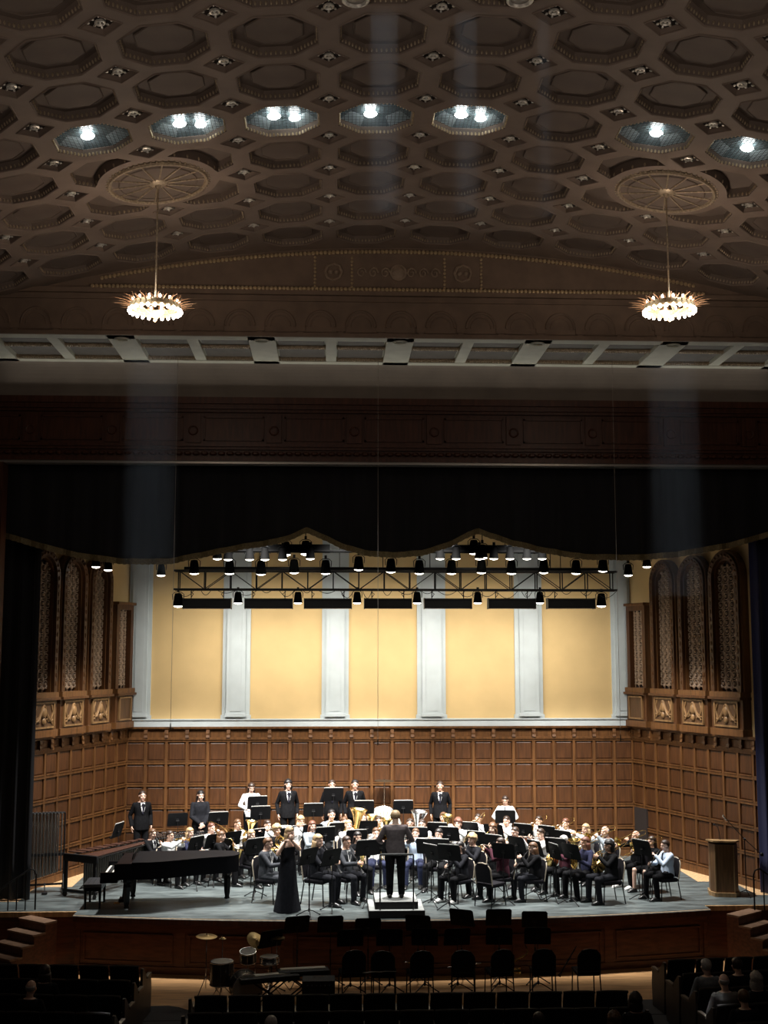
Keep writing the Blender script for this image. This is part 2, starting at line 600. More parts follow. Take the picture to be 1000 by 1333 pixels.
GRILLS = [(.24, .78, False), (1.30, 1.98, True), (2.42, 3.14, True), (3.56, 4.34, True)]
for s, nm in ((-1, 'wall_left'), (1, 'wall_right')):
    T = side_T(s)
    m = MB()
    m.T = T
    m.box(-.2, LW, -.25, 0, 0, 11)
    wall = struct(nm, m, PLASTER, smooth=False)
    m = MB()
    panelling(m, LW, 0, ZC0, 10, 5, T)
    obj('panelling', m, [OAK, OAK_D], wall, smooth=False)
    m = MB()
    cornice(m, LW, T, pitch=.42)
    obj('bracketed_cornice', m, OAK_D, wall, smooth=False)
    z0, zs, z1 = 4.42, 7.12, 9.0
    for gi, (t0, t1, arched) in enumerate(GRILLS):
        a, b = t0 * N, t1 * N
        top = 6.45
        # surround: piers, sill, shelf
        m = MB()
        m.T = T
        w = .13
        if arched:
            inn = [(a, z0)] + arch(a, b, zs) + [(b, z0)]
            out = [(a - w, z0)] + arch(a - w, b + w, zs) + [(b + w, z0)]
            band(m, inn, out, 0, .26, 0)
            inn2 = [(a + .035, z0)] + arch(a + .035, b - .035, zs) + [(b - .035, z0)]
            band(m, inn2, inn, 0, .17, 1)
            out2 = [(a - w - .05, z0)] + arch(a - w - .05, b + w + .05, zs) + [(b + w + .05, z0)]
            band(m, out, out2, 0, .20, 1)
            for k_ in range(1, 12):    # carved knops round the head
                q = arch(a - w / 2, b + w / 2, zs)[k_]
                m.ell((q[0], .27, q[1]), (.035, .025, .035), 8, 6, None, 1)
            for k_ in range(14):
                for xx in (a - w / 2, b + w / 2):
                    m.ell((xx, .265, z0 + .2 + k_ * .19), (.022, .02, .06), 6, 5, None, 1)
        else:
            band(m, [(a, z0), (a, top), (b, top), (b, z0)], [(a - w, z0), (a - w, top + w), (b + w, top + w), (b + w, z0)], 0, .22, 0)
            m.box(a - w - .03, b + w + .03, 0, .28, top + w, top + w + .07, 1)
        m.box(a - w - .02, b + w + .02, 0, .30, 4.30, 4.42, 1)
        m.box(a - w - .04, b + w + .04, 0, .34, 4.24, 4.30, 0)
        m.box(a - w - .02, b + w + .02, 0, .24, ZC1, 4.24, 0)
        m.box(a - w - .04, b + w + .04, 0, .28, ZC1, ZC1 + .16, 1)
        fr = obj('grille_surround', m, [OAK, OAK_D], wall, smooth=False)
        # dark sheet painted in for the unlit chamber, nothing open behind it
        m = MB()
        m.T = T
        tp = zs + .42 if arched else top
        if arched:
            m.prism([(x, .012, z) for x, z in [(a, z0)] + arch(a, b, zs) + [(b, z0)]], (0, 0, 0), (0, .012, 0))
        else:
            m.box(a, b, .012, .024, z0, top)
        obj('chamber_shade_sheet', m, mat('painted_chamber_shade', (0.018, 0.010, 0.010), 0.95), fr, smooth=False)
        # pierced tracery
        m = MB()
        m.T = T
        nc = 4 if arched else 3
        cw = (b - a) / nc
        rows = int((tp - z0) / cw)
        R_ = (b - a) / 2

        def inside(x, z, pad=0):
            if not arched or z <= zs:
                return a + pad < x < b - pad and z < tp - pad
            return ((x - (a + b) / 2) / R_) ** 2 + ((z - zs) / (R_ * 1.12)) ** 2 < (1 - pad / R_) ** 2

        for j in range(rows + 2):
            for i in range(nc):
                cx, cz = a + (i + .5) * cw, z0 + .08 + (j + .5) * cw
                if inside(cx, cz, .05):
                    rr = cw * .40
                    m.tube([(cx + rr * math.cos(q * PI / 5), .075, cz + rr * math.sin(q * PI / 5)) for q in range(10)], .017, 4, 0, True, (0, 1, 0))
                    m.ell((cx, .08, cz), (.042, .03, .042), 6, 4)
                    for dx, dz in ((.5, .5), (-.5, .5), (.5, -.5), (-.5, -.5)):
                        m.tube([(cx + dx * cw * .52, .07, cz + dz * cw * .52), (cx + dx * cw * .98, .07, cz + dz * cw * .98)], .016, 4)
                qx, qz = a + i * cw, z0 + .08 + j * cw
                if i and inside(qx, qz, .03):
                    m.ell((qx, .08, qz), (.05, .03, .05), 6, 4)
        for i in range(nc + 1):
            x = min(max(a + i * cw, a + .02), b - .02)
            zt_ = zs if arched else top
            m.box(x - .012, x + .012, .05, .075, z0, zt_ + (0.3 if arched and 0 < i < nc else 0))
        m.box(a, b, .05, .085, z0 + .08, z0 + .105)
        obj('tracery_grille', m, GRILLE_W, fr)
        # carved panel with a swag and mask
        m = MB()
        m.T = T
        za, zb = ZC1 + .22, 4.18
        m.box(a, b, .24, .265, za, zb, 0)
        cx, cz = (a + b) / 2, (za + zb) / 2
        for (u0, u1, v0, v1) in ((a - .02, b + .02, za - .02, za + .02), (a - .02, b + .02, zb - .02, zb + .02), (a - .02, a + .02, za, zb), (b - .02, b + .02, za, zb)):
            m.box(u0, u1, .24, .29, v0, v1, 1)
        if arched:
            hx, hz = (b - a) / 2 - .06, (zb - za) / 2 - .05
            for q in (-1, 1):
                m.tube([(cx + q * hx * u, .275, cz + hz * (1 - 1.6 * math.sin(u * PI * .62) ** 1.3)) for u in [k_ / 9 for k_ in range(10)]], [.03] * 4 + [.038] * 3 + [.024] * 3, 6, 1)
                m.tube([(cx + q * (hx - .02 - .03 * math.cos(k_)), .275, cz + hz - k_ * hz * .23) for k_ in range(9)], .024, 6, 1)
                m.tube([(cx + q * hx * .55 + .07 * math.cos(k_ * .7) * (1 - k_ / 14), .275, cz - hz * .45 + .07 * math.sin(k_ * .7) * (1 - k_ / 14)) for k_ in range(12)], .016, 5, 1)
            m.ell((cx, .28, cz + .05), (.10, .05, .13), 10, 8, None, 1)
            m.ell((cx, .285, cz - .14), (.07, .04, .09), 8, 6, None, 1)
        obj('carved_panel', m, [CARVE_ := wood('carved_field', (0.075, 0.036, 0.014), 0.55), wood('carved_relief', (0.19, 0.105, 0.042), 0.45)], wall, smooth=True)
    # dark panel set low in the panelling beside the back corner
    if s > 0:
        m = MB()
        m.T = T
        m.box(.12 * N, .62 * N, .03, .105, .12, 1.28, 0)
        obj('dark_panel', m, mat('dark_panel_surface', (0.02, 0.014, 0.012), 0.6), wall, smooth=False)

# ---- proscenium: header, cove, soffit, frieze, tympanum ----------------------------
YH = 25.68
Z0, Z1 = 9.41, 10.83
m = MB()
m.box(-11, 11, YH, YH + .4, Z0 + .05, Z1, 0)
for z0, z1, d in ((Z0 + .05, Z0 + .12, .10), (Z0 + .30, Z0 + .36, .08), (Z0 + .36, Z0 + .42, .14), (Z1 - .30, Z1 - .24, .10), (Z1 - .24, Z1 - .14, .18), (Z1 - .14, Z1, .26)):
    m.box(-11, 11, YH - d, YH, z0, z1, 0)
for i in range(120):                 # rope moulding
    x = -10.9 + i * 21.8 / 119
    m.ell((x, YH - .06, Z0 + .22), (.085, .05, .045), 6, 5)
pw = 1.75
for i in range(-6, 7):
    x0, x1 = i * pw - pw / 2 + .22, i * pw + pw / 2 - .22
    for (u0, u1, v0, v1) in ((x0, x1, Z0 + .50, Z0 + .54), (x0, x1, Z1 - .42, Z1 - .38), (x0, x0 + .04, Z0 + .5, Z1 - .38), (x1 - .04, x1, Z0 + .5, Z1 - .38)):
        m.box(u0, u1, YH - .04, YH, v0, v1, 0)
    xc = i * pw + pw / 2             # small carved block between the panels
    m.box(xc - .16, xc + .16, YH - .05, YH, Z0 + .46, Z1 - .34, 0)
    m.tube([(xc + .09 * math.cos(q * PI / 6), YH - .06, Z0 + .72 + .09 * math.sin(q * PI / 6)) for q in range(12)], .02, 5, 0, True, (0, 1, 0))
header = struct('wall_proscenium_header', m, MAHOG, smooth=False)
m = MB()
m.box(-11, 11, YH - .03, YH + .3, Z0, Z0 + .05)
obj('metal_edge', m, mat('dull_steel_edge', (0.35, 0.33, 0.30), 0.35, 0.6), header, smooth=False)
m = MB()                             # concave plaster cove
YS, ZS = 25.32, 11.55
prof = []
for i in range(11):
    t = i / 10 * PI / 2
    prof.append((YH - .02 - .34 * (1 - math.cos(t)), Z1 + (ZS - Z1) * math.sin(t)))
for i in range(10):
    (ya, za), (yb, zb) = prof[i], prof[i + 1]
    m.add([(-11, ya, za), (11, ya, za), (11, yb, zb), (-11, yb, zb)], [(0, 1, 2, 3)])
m.box(-11, 11, YH + .02, YH + .3, Z1, ZS)
struct('wall_cove', m, mat('dark_cove_plaster', (0.19, 0.155, 0.13), 0.8, 0, 0.1, 2))
YT = 23.11
m = MB()
m.box(-11, 11, YT + .30, YS + .4, ZS + .10, ZS + .25, 0)
m.box(-11, 11, YT + .005, YT + .30, ZS + .012, ZS + .10, 0)
bay = 2.78
for i in range(-4, 5):
    x = i * bay
    m.box(x - .27, x + .27, YT + .01, YS, ZS, ZS + .10, 0)
    m.box(x + bay / 2 - .11, x + bay / 2 + .11, YT + .01, YS, ZS + .01, ZS + .10, 0)
    m.tube([(x + .12 * math.cos(q * PI / 6), YT + .22, ZS - .012 + 0 * q) if 0 else (x + .13 * math.cos(q * PI / 6), YT + .25 + .10 * math.sin(q * PI / 6), ZS - .01) for q in range(12)], .022, 5, 0, True)
m.box(-11, 11, YT + .005, YT + .28, ZS, ZS + .013, 0)
m.box(-11, 11, YS - .22, YS, ZS, ZS + .10, 0)
soffit = struct('ceiling_soffit', m, SOFFIT, smooth=False)
m = MB()
for i in range(-4, 4):
    for h in (0, 1):
        x0 = i * bay + (.27 if h == 0 else bay / 2 + .11)
        x1 = i * bay + (bay / 2 - .11 if h == 0 else bay - .27)
        for (ya, yb) in ((YT + .28, YT + .34), (YS - .28, YS - .22), (YT + .95, YT + 1.05)):
            m.box(x0, x1, ya, yb, ZS + .035, ZS + .10)
        for q in range(20):
            xx = x0 + (q + .5) * (x1 - x0) / 20
            m.ell((xx, YS - .25, ZS + .03), (.022, .02, .02), 5, 4)
            m.ell((xx, YT + 1.0, ZS + .03), (.022, .02, .02), 5, 4)
obj('egg_moulding', m, GILT_D, soffit)
m = MB()
for i in range(-4, 4):
    for h in (0, 1):
        x0 = i * bay + (.30 if h == 0 else bay / 2 + .14)
        x1 = i * bay + (bay / 2 - .14 if h == 0 else bay - .30)
        m.box(x0, x1, YT + .36, YT + .93, ZS + .075, ZS + .0995)
        m.box(x0, x1, YT + 1.07, YS - .30, ZS + .075, ZS + .0995)
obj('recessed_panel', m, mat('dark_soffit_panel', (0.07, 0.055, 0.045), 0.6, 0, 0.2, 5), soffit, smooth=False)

ZF = 12.50
ZT = 13.42
RV = 28.6


def vz(x):                           # ceiling height
    return ZT - (RV - math.sqrt(RV * RV - x * x))


m = MB()
m.box(-11, 11, YT, YT + .27, ZS + .10, ZF, 0)
m.box(-11, 11, YT, YT + .004, ZS + .005, ZS + .11, 0)
m.box(-11, 11, YT - .05, YT, ZS, ZS + .07, 0)
m.box(-11, 11, YT - .04, YT, ZF - .22, ZF - .18, 0)
m.box(-11, 11, YT - .09, YT, ZF - .10, ZF, 0)
ap = .80
for i in range(-14, 15):             # blind arcade
    cx = i * ap
    m.tube([(cx + .29 * math.cos(q * PI / 10), YT - .005, ZS + .22 + .32 * math.sin(q * PI / 10)) for q in range(11)], .028, 5, 0, False, (0, 1, 0))
    m.tube([(cx + .20 * math.cos(q * PI / 10), YT, ZS + .22 + .22 * math.sin(q * PI / 10)) for q in range(11)], .016, 5, 0, False, (0, 1, 0))
    m.box(cx + ap / 2 - .09, cx + ap / 2 + .09, YT - .035, YT, ZS + .12, ZS + .22, 0)
    m.box(cx + ap / 2 - .05, cx + ap / 2 + .05, YT - .02, YT, ZS + .07, ZS + .12, 0)
FRZ = mat('brown_frieze_plaster', (0.21, 0.145, 0.105), 0.75, 0, 0.15, 3, 0.1)
frieze = struct('wall_frieze', m, FRZ, smooth=True)
m = MB()
k = 40
for i in range(k):
    xa, xb = -11 + 22 * i / k, -11 + 22 * (i + 1) / k
    m.prism([(xa, YT + .02, ZF), (xb, YT + .02, ZF), (xb, YT + .02, max(ZF, vz(xb) + .1)), (xa, YT + .02, max(ZF, vz(xa) + .1))], (0, 0, 0), (0, .3, 0))
tym = struct('wall_tympanum', m, FRZ, smooth=False)
m = MB()                             # gilded bead borders
for i in range(150):
    x = -6.1 + 12.2 * i / 149
    m.ell((x, YT - .09, ZF + .02), (.042, .034, .042), 6, 4)
    if abs(x) < 6.0:
        m.ell((x, YT - .005, vz(x) - .10 + .01), (.042, .034, .045), 6, 4)
for xx in (-1.72, 1.62, -.98, .88):
    for q in range(9):
        z = ZF + .1 + q * .075
        if z < vz(xx) - .14:
            m.ell((xx, YT + .015, z), (.03, .025, .03), 6, 4)
obj('bead_border', m, GILT, tym)
m = MB()                             # carved cartouche with scrolls
for cx, wd in ((-1.35, .3), (-.05, .85), (1.25, .3)):
    for q in (-1, 1):
        for zc in (ZF + .40,):
            if wd < .5:
                m.tube([(cx + .17 * math.cos(q * PI / 2 + u * PI / 4), YT + .005, zc + .17 * math.sin(q * PI / 2 + u * PI / 4)) for u in range(5)], .03, 5)
                m.ell((cx + q * .06, YT + .01, zc), (.05, .03, .05), 6, 5)
            else:
                for j in range(3):
                    c0 = cx + q * (.26 + .24 * j)
                    m.tube([(c0 + .10 * math.cos(a_ * .8) * (1 - a_ / 14), YT + .01, zc + .12 * math.sin(a_ * .8) * (1 - a_ / 14)) for a_ in range(12)], .020, 5)
    if wd > .5:
        m.lathe([(.17, 0), (.17, .03), (.13, .04), (.13, .02), (.06, .05), (0, .05)], 16, (cx, YT + .02, ZF + .40), (0, -1, 0))
obj('carved_ornament', m, mat('lighter_relief', (.34, .25, .18), .6, 0, .2, 12), tym)

# ---- coffered ceiling -------------------------------------------------------------
SU, SV = 1.43, 1.25
Y_ROW = [13.55 + 1.25 * i for i in range(-2, 8)]
AX, AY = .572, .508
RX, RY = .278, .25
CT = .42


def vmap(u, y, h=0.0):
    a = u / RV
    return Vector((math.sin(a) * (RV + h), y, ZT - RV + math.cos(a) * (RV + h)))


def vmat(u, y):
    a = u / RV
    x = Vector((math.cos(a), 0, -math.sin(a)))
    z = Vector((math.sin(a), 0, math.cos(a)))
    yv = z.cross(x)
    p = vmap(u, y)
    return Matrix(((x.x, yv.x, z.x, p.x), (x.y, yv.y, z.y, p.y), (x.z, yv.z, z.z, p.z), (0, 0, 0, 1)))


OCT = [(AX, -AY * CT), (AX, AY * CT), (AX * CT, AY), (-AX * CT, AY), (-AX, AY * CT), (-AX, -AY * CT), (-AX * CT, -AY), (AX * CT, -AY)]
OUT8 = [(SU / 2, -(SV / 2 - RY)), (SU / 2, SV / 2 - RY), (SU / 2 - RX, SV / 2), (-(SU / 2 - RX), SV / 2), (-SU / 2, SV / 2 - RY), (-SU / 2, -(SV / 2 - RY)), (-(SU / 2 - RX), -SV / 2), (SU / 2 - RX, -SV / 2)]
MEDR = .86
YM = 19.175
med_u = 3 * SU
LIT = [(-5, 3), (-4, 3), (-3, 3), (-2, 3), (-1, 3), (0, 3), (1, 3), (2, 3), (3, 3), (4, 3), (5, 3)]


def outline_offset(poly, k):
    return [(x * k, y * k) for x, y in poly]


def coffer_mesh():
    wall, bead, pan = MB(), MB(), MB()
    dep = .12
    for i in range(8):
        a, b = OCT[i], OCT[(i + 1) % 8]
        a2, b2 = (a[0] * .93, a[1] * .93), (b[0] * .93, b[1] * .93)
        wall.add([(*a, 0), (*b, 0), (*b2, dep), (*a2, dep)], [(0, 1, 2, 3)])
        L = math.hypot(b[0] - a[0], b[1] - a[1])
        nb = max(3, int(L / .062))
        for q in range(nb):
            t = (q + .5) / nb
            x, y = a[0] + (b[0] - a[0]) * t, a[1] + (b[1] - a[1]) * t
            bead.ell((x * .975, y * .975, .045), (.017, .017, .032), 5, 4)
    ring = [(x * 1.015, y * 1.015, -.004) for x, y in OCT]
    bead.tube(ring, .014, 4, 1, True)
    pan.add([(x * .93, y * .93, dep) for x, y in OCT], [tuple(reversed(range(8)))])
    pan.tube([(x * .66, y * .66 + .03, dep - .012) for x, y in OCT], .012, 4, 0, True)
    pan.add([(x * .64, y * .64 + .03, dep - .018) for x, y in OCT], [tuple(reversed(range(8)))])
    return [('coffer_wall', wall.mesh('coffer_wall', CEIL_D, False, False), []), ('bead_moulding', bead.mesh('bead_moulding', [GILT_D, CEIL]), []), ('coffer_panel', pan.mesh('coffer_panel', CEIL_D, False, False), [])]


def rosette_mesh():
    m = MB()
    d = .07
    q = [(RX, 0), (0, RY), (-RX, 0), (0, -RY)]
    for i in range(4):
        a, b = q[i], q[(i + 1) % 4]
        a2, b2 = (a[0] * .86, a[1] * .86), (b[0] * .86, b[1] * .86)
        m.add([(*a, 0), (*b, 0), (*b2, d), (*a2, d)], [(0, 1, 2, 3)], 0)
    m.add([(x * .86, y * .86, d) for x, y in q], [(3, 2, 1, 0)], 2)
    m.tube([(x * .98, y * .98, -.004) for x, y in q], .012, 4, 0, True)
    m.tube([(.055 * math.cos(a * PI / 5), .055 * math.sin(a * PI / 5), d - .03) for a in range(10)], .020, 5, 1, True)
    m.ell((0, 0, d - .02), (.024, .024, .02), 6, 4, None, 1)
    for i in range(8):
        a = i * PI / 4
        rr = .115 if i % 2 else .15
        m.ell((rr * math.cos(a), rr * math.sin(a) * .92, d - .02), (.028, .018, .015), 5, 4, Matrix.Rotation(a, 3, 'Z'), 1)
    return m.mesh('rosette', [CEIL, SILVERLEAF, mat('rosette_ground', (0.05, 0.04, 0.035), 0.8)], True)


cm = MB()
coffers, rosettes, fragments, lights = [], [], [], []


def cell_quad(u0, u1, v0, v1, k=1):
    cm.add([vmap(u0, v0), vmap(u1, v0), vmap(u1, v1), vmap(u0, v1)], [(0, 1, 2, 3)])


ros_on = {}


def corner_visible(u, y):
    x, yy = seen(vmap(u, y))
    return -40 < x < 1040 and -30 < yy < 380 and y < 22.9


def corner_in_med(u, y):
    return any(abs(u - s * med_u) < .2 and abs(y - YM) < .2 for s in (-1, 1))


lit_px = [115, 240, 362, 485, 607, 850, 970]
for ri, yc in enumerate(Y_ROW):
    for ci in range(-8, 8):
        uc = (ci + .5) * SU
        px, py = seen(vmap(uc, yc))
        dm = min(math.hypot(uc - s * med_u, yc - YM) for s in (-1, 1))
        frag = dm < 1.1
        vis = -75 < px < 1075 and -60 < py < 400
        inner = OCT
        ring = [vmap(uc + x, yc + y) for x, y in OUT8]
        if frag:
            s = 1 if uc > 0 else -1
            cxm, cym = s * med_u - uc, YM - yc
            # part of the octagon outside a circle round the medallion
            RC = MEDR + .14
            outl = []
            for i in range(8):
                a, b = OCT[i], OCT[(i + 1) % 8]
                for q in range(12):
                    t = q / 12
                    x, y = a[0] + (b[0] - a[0]) * t, a[1] + (b[1] - a[1]) * t
                    outl.append((x, y, math.hypot(x - cxm, y - cym) > RC))
            i0 = next(i for i in range(len(outl)) if outl[i][2] and not outl[i - 1][2])
            run = []
            i = i0
            while outl[i % len(outl)][2]:
                run.append(outl[i % len(outl)][:2])
                i += 1
            a0 = math.atan2(run[-1][1] - cym, run[-1][0] - cxm)
            a1 = math.atan2(run[0][1] - cym, run[0][0] - cxm)
            da = (a1 - a0 + PI) % (2 * PI) - PI
            arc = [(cxm + RC * math.cos(a0 + da * q / 10), cym + RC * math.sin(a0 + da * q / 10)) for q in range(1, 10)]
            hole = run + arc
            pts2 = [Vector(p) for p in OUT8] + [Vector(p) for p in hole]
            ed = [(i, (i + 1) % 8) for i in range(8)] + [(8 + i, 8 + (i + 1) % len(hole)) for i in range(len(hole))]
            V, E, F, *_ = delaunay_2d_cdt(pts2, ed, [], 1, 1e-5)

            def in_hole(x, y):
                c = False
                j = len(hole) - 1
                for i in range(len(hole)):
                    if (hole[i][1] > y) != (hole[j][1] > y) and x < (hole[j][0] - hole[i][0]) * (y - hole[i][1]) / (hole[j][1] - hole[i][1] + 1e-12) + hole[i][0]:
                        c = not c
                    j = i
                return c

            def in_cell(x, y):
                return abs(x) / 1 <= SU / 2 + 1e-6 and abs(y) <= SV / 2 + 1e-6 and (abs(x) - (SU / 2 - RX)) / RX + (abs(y) - (SV / 2 - RY)) / RY < 1 + 1e-4 or (abs(x) < SU / 2 - RX or abs(y) < SV / 2 - RY)
            fs = []
            for f in F:
                c = sum((V[i] for i in f), Vector((0, 0))) / len(f)
                if not in_hole(c.x, c.y) and in_cell(c.x, c.y):
                    fs.append(tuple(f))
            cm.add([vmap(uc + v.x, yc + v.y) for v in V], fs)
            fragments.append((uc, yc, hole))
        else:
            if vis:
                inn = [vmap(uc + x, yc + y) for x, y in OCT]
                o = len(cm.v)
                cm.add(ring + inn, [(i, (i + 1) % 8, 8 + (i + 1) % 8, 8 + i) for i in range(8)])
                is_lit = ri == 5 and any(abs(px - q) < 45 for q in lit_px)
                (lights if is_lit else coffers).append((uc, yc, px))
            else:
                inn = [vmap(uc + x, yc + y) for x, y in OCT]
                inn2 = [vmap(uc + x * .93, yc + y * .93, .12) for x, y in OCT]
                cm.add(ring + inn + inn2, [(i, (i + 1) % 8, 8 + (i + 1) % 8, 8 + i) for i in range(8)] + [(8 + i, 8 + (i + 1) % 8, 16 + (i + 1) % 8, 16 + i) for i in range(8)] + [tuple(range(16, 24))])
        # diamond corner (upper right one of each cell), and outer left column
        for cu, cy in [(uc + SU / 2, yc + SV / 2)] + ([(uc - SU / 2, yc + SV / 2)] if ci == -8 else []) + ([(uc + SU / 2, yc - SV / 2)] if ri == 0 else []):
            if corner_visible(cu, cy) and not corner_in_med(cu, cy):
                rosettes.append((cu, cy))
            elif not corner_in_med(cu, cy) or True:
                cm.add([vmap(cu + RX, cy), vmap(cu, cy + RY), vmap(cu - RX, cy), vmap(cu, cy - RY)], [(0, 1, 2, 3)])
yA, yB = Y_ROW[0] - SV / 2, Y_ROW[-1] + SV / 2
for i in range(28):                  # plain margins of the vault
    u0, u1 = -12.5 + 25 * i / 28, -12.5 + 25 * (i + 1) / 28
    cell_quad(u0, u1, yB, YT + .3)
    cell_quad(u0, u1, 4.0, yA)
for s in (-1, 1):
    cell_quad(s * 8 * SU, s * 12.5, yA, yB)
ceiling = struct('ceiling', cm, CEIL, smooth=False)
spec = coffer_mesh()
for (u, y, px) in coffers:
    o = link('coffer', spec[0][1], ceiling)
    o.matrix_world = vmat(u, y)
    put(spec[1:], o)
rm = rosette_mesh()
for (u, y) in rosettes[:100]:
    o = link('rosette', rm, ceiling)
    o.matrix_world = vmat(u, y)
for (u, y, hole) in fragments:
    m = MB()
    n = len(hole)
    c = (sum(p[0] for p in hole) / n, sum(p[1] for p in hole) / n)
    sh = [(c[0] + (x - c[0]) * .95, c[1] + (yy - c[1]) * .95) for x, yy in hole]
    for i in range(n):
        j = (i + 1) % n
        m.add([(*hole[i], 0), (*hole[j], 0), (*sh[j], .15), (*sh[i], .15)], [(0, 1, 2, 3)], 0)
        if i % 2 == 0:
            m.ell((hole[i][0] * .99 + c[0] * .01, hole[i][1] * .99 + c[1] * .01, .04), (.02, .02, .034), 5, 4, None, 1)
    m.add([(x, yy, .15) for x, yy in sh], [tuple(reversed(range(n)))], 0)
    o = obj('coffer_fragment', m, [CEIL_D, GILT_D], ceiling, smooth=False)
    o.matrix_world = vmat(u, y)
for s in (-1, 1):                    # spoked medallions above the chandeliers
    m = MB()
    m.lathe([(.0, -.055), (.10, -.055), (.14, -.03), (.16, -.02)], 24, (0, 0, 0), (0, 0, 1), 1)
    m.lathe([(.16, -.012), (.76, -.012), (.76, .01)], 40, (0, 0, 0), (0, 0, 1), 0)
    m.tube([(.80 * math.cos(a * PI / 24), .80 * math.sin(a * PI / 24), -.02) for a in range(48)], .035, 6, 1, True)
    m.tube([(.64 * math.cos(a * PI / 24), .64 * math.sin(a * PI / 24), -.02) for a in range(48)], .014, 4, 0, True)
    for a in range(14):
        q = a * PI / 7
        m.tube([(.15 * math.cos(q), .15 * math.sin(q), -.02), (.78 * math.cos(q), .78 * math.sin(q), -.02)], .016, 5, 1)
    for a in range(56):
        q = a * PI / 28
        m.ell((.85 * math.cos(q), .85 * math.sin(q), -.01), (.022, .022, .02), 5, 4, None, 1)
    o = obj('medallion', m, [CEIL_D, GILT_D], ceiling)
    o.matrix_world = vmat(s * med_u, YM)

# lit coffers: glazed, with lamps behind wire mesh
lights.sort(key=lambda q: q[2])
two = {1, 2, 4}
for i, (u, y, px) in enumerate(lights):
    lab = {0: 'glazed ceiling coffer with one lit lamp, at the left end of the glazed row',
           1: 'glazed ceiling coffer with two lit lamps, second along from the left end of the row',
           2: 'glazed ceiling coffer with two lit lamps, third along from the left end of the row',
           3: 'glazed ceiling coffer with one lit lamp, near the middle of the ceiling',
           4: 'glazed ceiling coffer with two lit lamps crossed by the pale beam',
           5: 'glazed ceiling coffer with one lit lamp, second from the right end of the row',
           6: 'glazed ceiling coffer with one lit lamp, at the right end of the glazed row'}.get(i, 'glazed ceiling coffer in the lit row')
    root = thing('coffer_light', lab, 'ceiling light', (0, 0, 0), 0, 'lit glazed coffers of the ceiling')
    root.matrix_world = vmat(u, y)
    m = MB()
    for q in range(8):
        a, b = OCT[q], OCT[(q + 1) % 8]
        m.add([(*a, 0), (*b, 0), (b[0] * .94, b[1] * .94, .10), (a[0] * .94, a[1] * .94, .10)], [(0, 1, 2, 3)], 0)
        L = math.hypot(b[0] - a[0], b[1] - a[1])
        for w_ in range(int(L / .06)):
            t = (w_ + .5) / int(L / .06)
            m.ell(((a[0] + (b[0] - a[0]) * t) * .98, (a[1] + (b[1] - a[1]) * t) * .98, .02), (.018, .018, .03), 5, 4, None, 1)
    obj('coffer_rim', m, [CEIL, GILT], root, smooth=False)
    m = MB()
    for q in range(8):
        a, b = OCT[q], OCT[(q + 1) % 8]
        m.add([(a[0] * .94, a[1] * .94, .10), (b[0] * .94, b[1] * .94, .10), (b[0] * .66, b[1] * .66, .20), (a[0] * .66, a[1] * .66, .20)], [(0, 1, 2, 3)], 1 if q % 2 else 0)
    m.add([(x * .66, yy * .66, .20) for x, yy in OCT], [tuple(reversed(range(8)))], 0)
    obj('lamp_housing', m, [BLUEGLASS, mat('pale_reflector', (0.30, 0.35, 0.36), 0.3)], root, smooth=False)
    m = MB()
    for q in range(-8, 9):
        x = q * .06
        L = AY * .93 if abs(x) < AX * CT else AY * .93 * (1 - (abs(x) - AX * CT) / (AX * (1 - CT)) * (1 - CT))
        m.box(x - .003, x + .003, -L, L, .088, .094)
        yq = q * .054
        L = AX * .93 if abs(yq) < AY * CT else AX * .93 * (1 - (abs(yq) - AY * CT) / (AY * (1 - CT)) * (1 - CT))
        m.box(-L, L, yq - .003, yq + .003, .088, .094)
    obj('wire_guard', m, BLACKMETAL, root, smooth=False)
    for q, dx in enumerate([(-.12, .10), (.19, .20)] if i in two else [(-.08 if i < 5 else .05, .12)]):
        m = MB()
        m.lathe([(0, .115), (.085 - .012 * q, .115), (.105 - .015 * q, .135), (.06, .19), (0, .19)], 14, (dx[0], dx[1], 0))
        obj('lamp', m, HOUSELAMP, root)

# two ceiling spot ports near the top of the view
for px, lab in ((463, 'round recessed spotlight port at the top of the ceiling, the more leftward one'), (677, 'round recessed spotlight port at the top of the ceiling, the more rightward one')):
    p = at(px, -2, z=ZT - .02)
    zz = vz(p.x)
    p = at(px, -2, z=zz - .005)
    root = thing('spot_port', lab, 'ceiling light', p, 0, 'spotlight ports in the ceiling')
    m = MB()
    m.lathe([(.13, 0), (.16, -.01), (.17, -.03), (.14, -.035), (.12, -.01)], 24, (0, 0, 0), (0, 0, 1), 0, True)
    obj('port_rim', m, SILVERLEAF, root)
    m = MB()
    m.lathe([(0, -.004), (.125, -.004), (.125, .0)], 20)
    obj('port_lens', m, mat('dim_lens', (.30, .27, .24), .2), root)

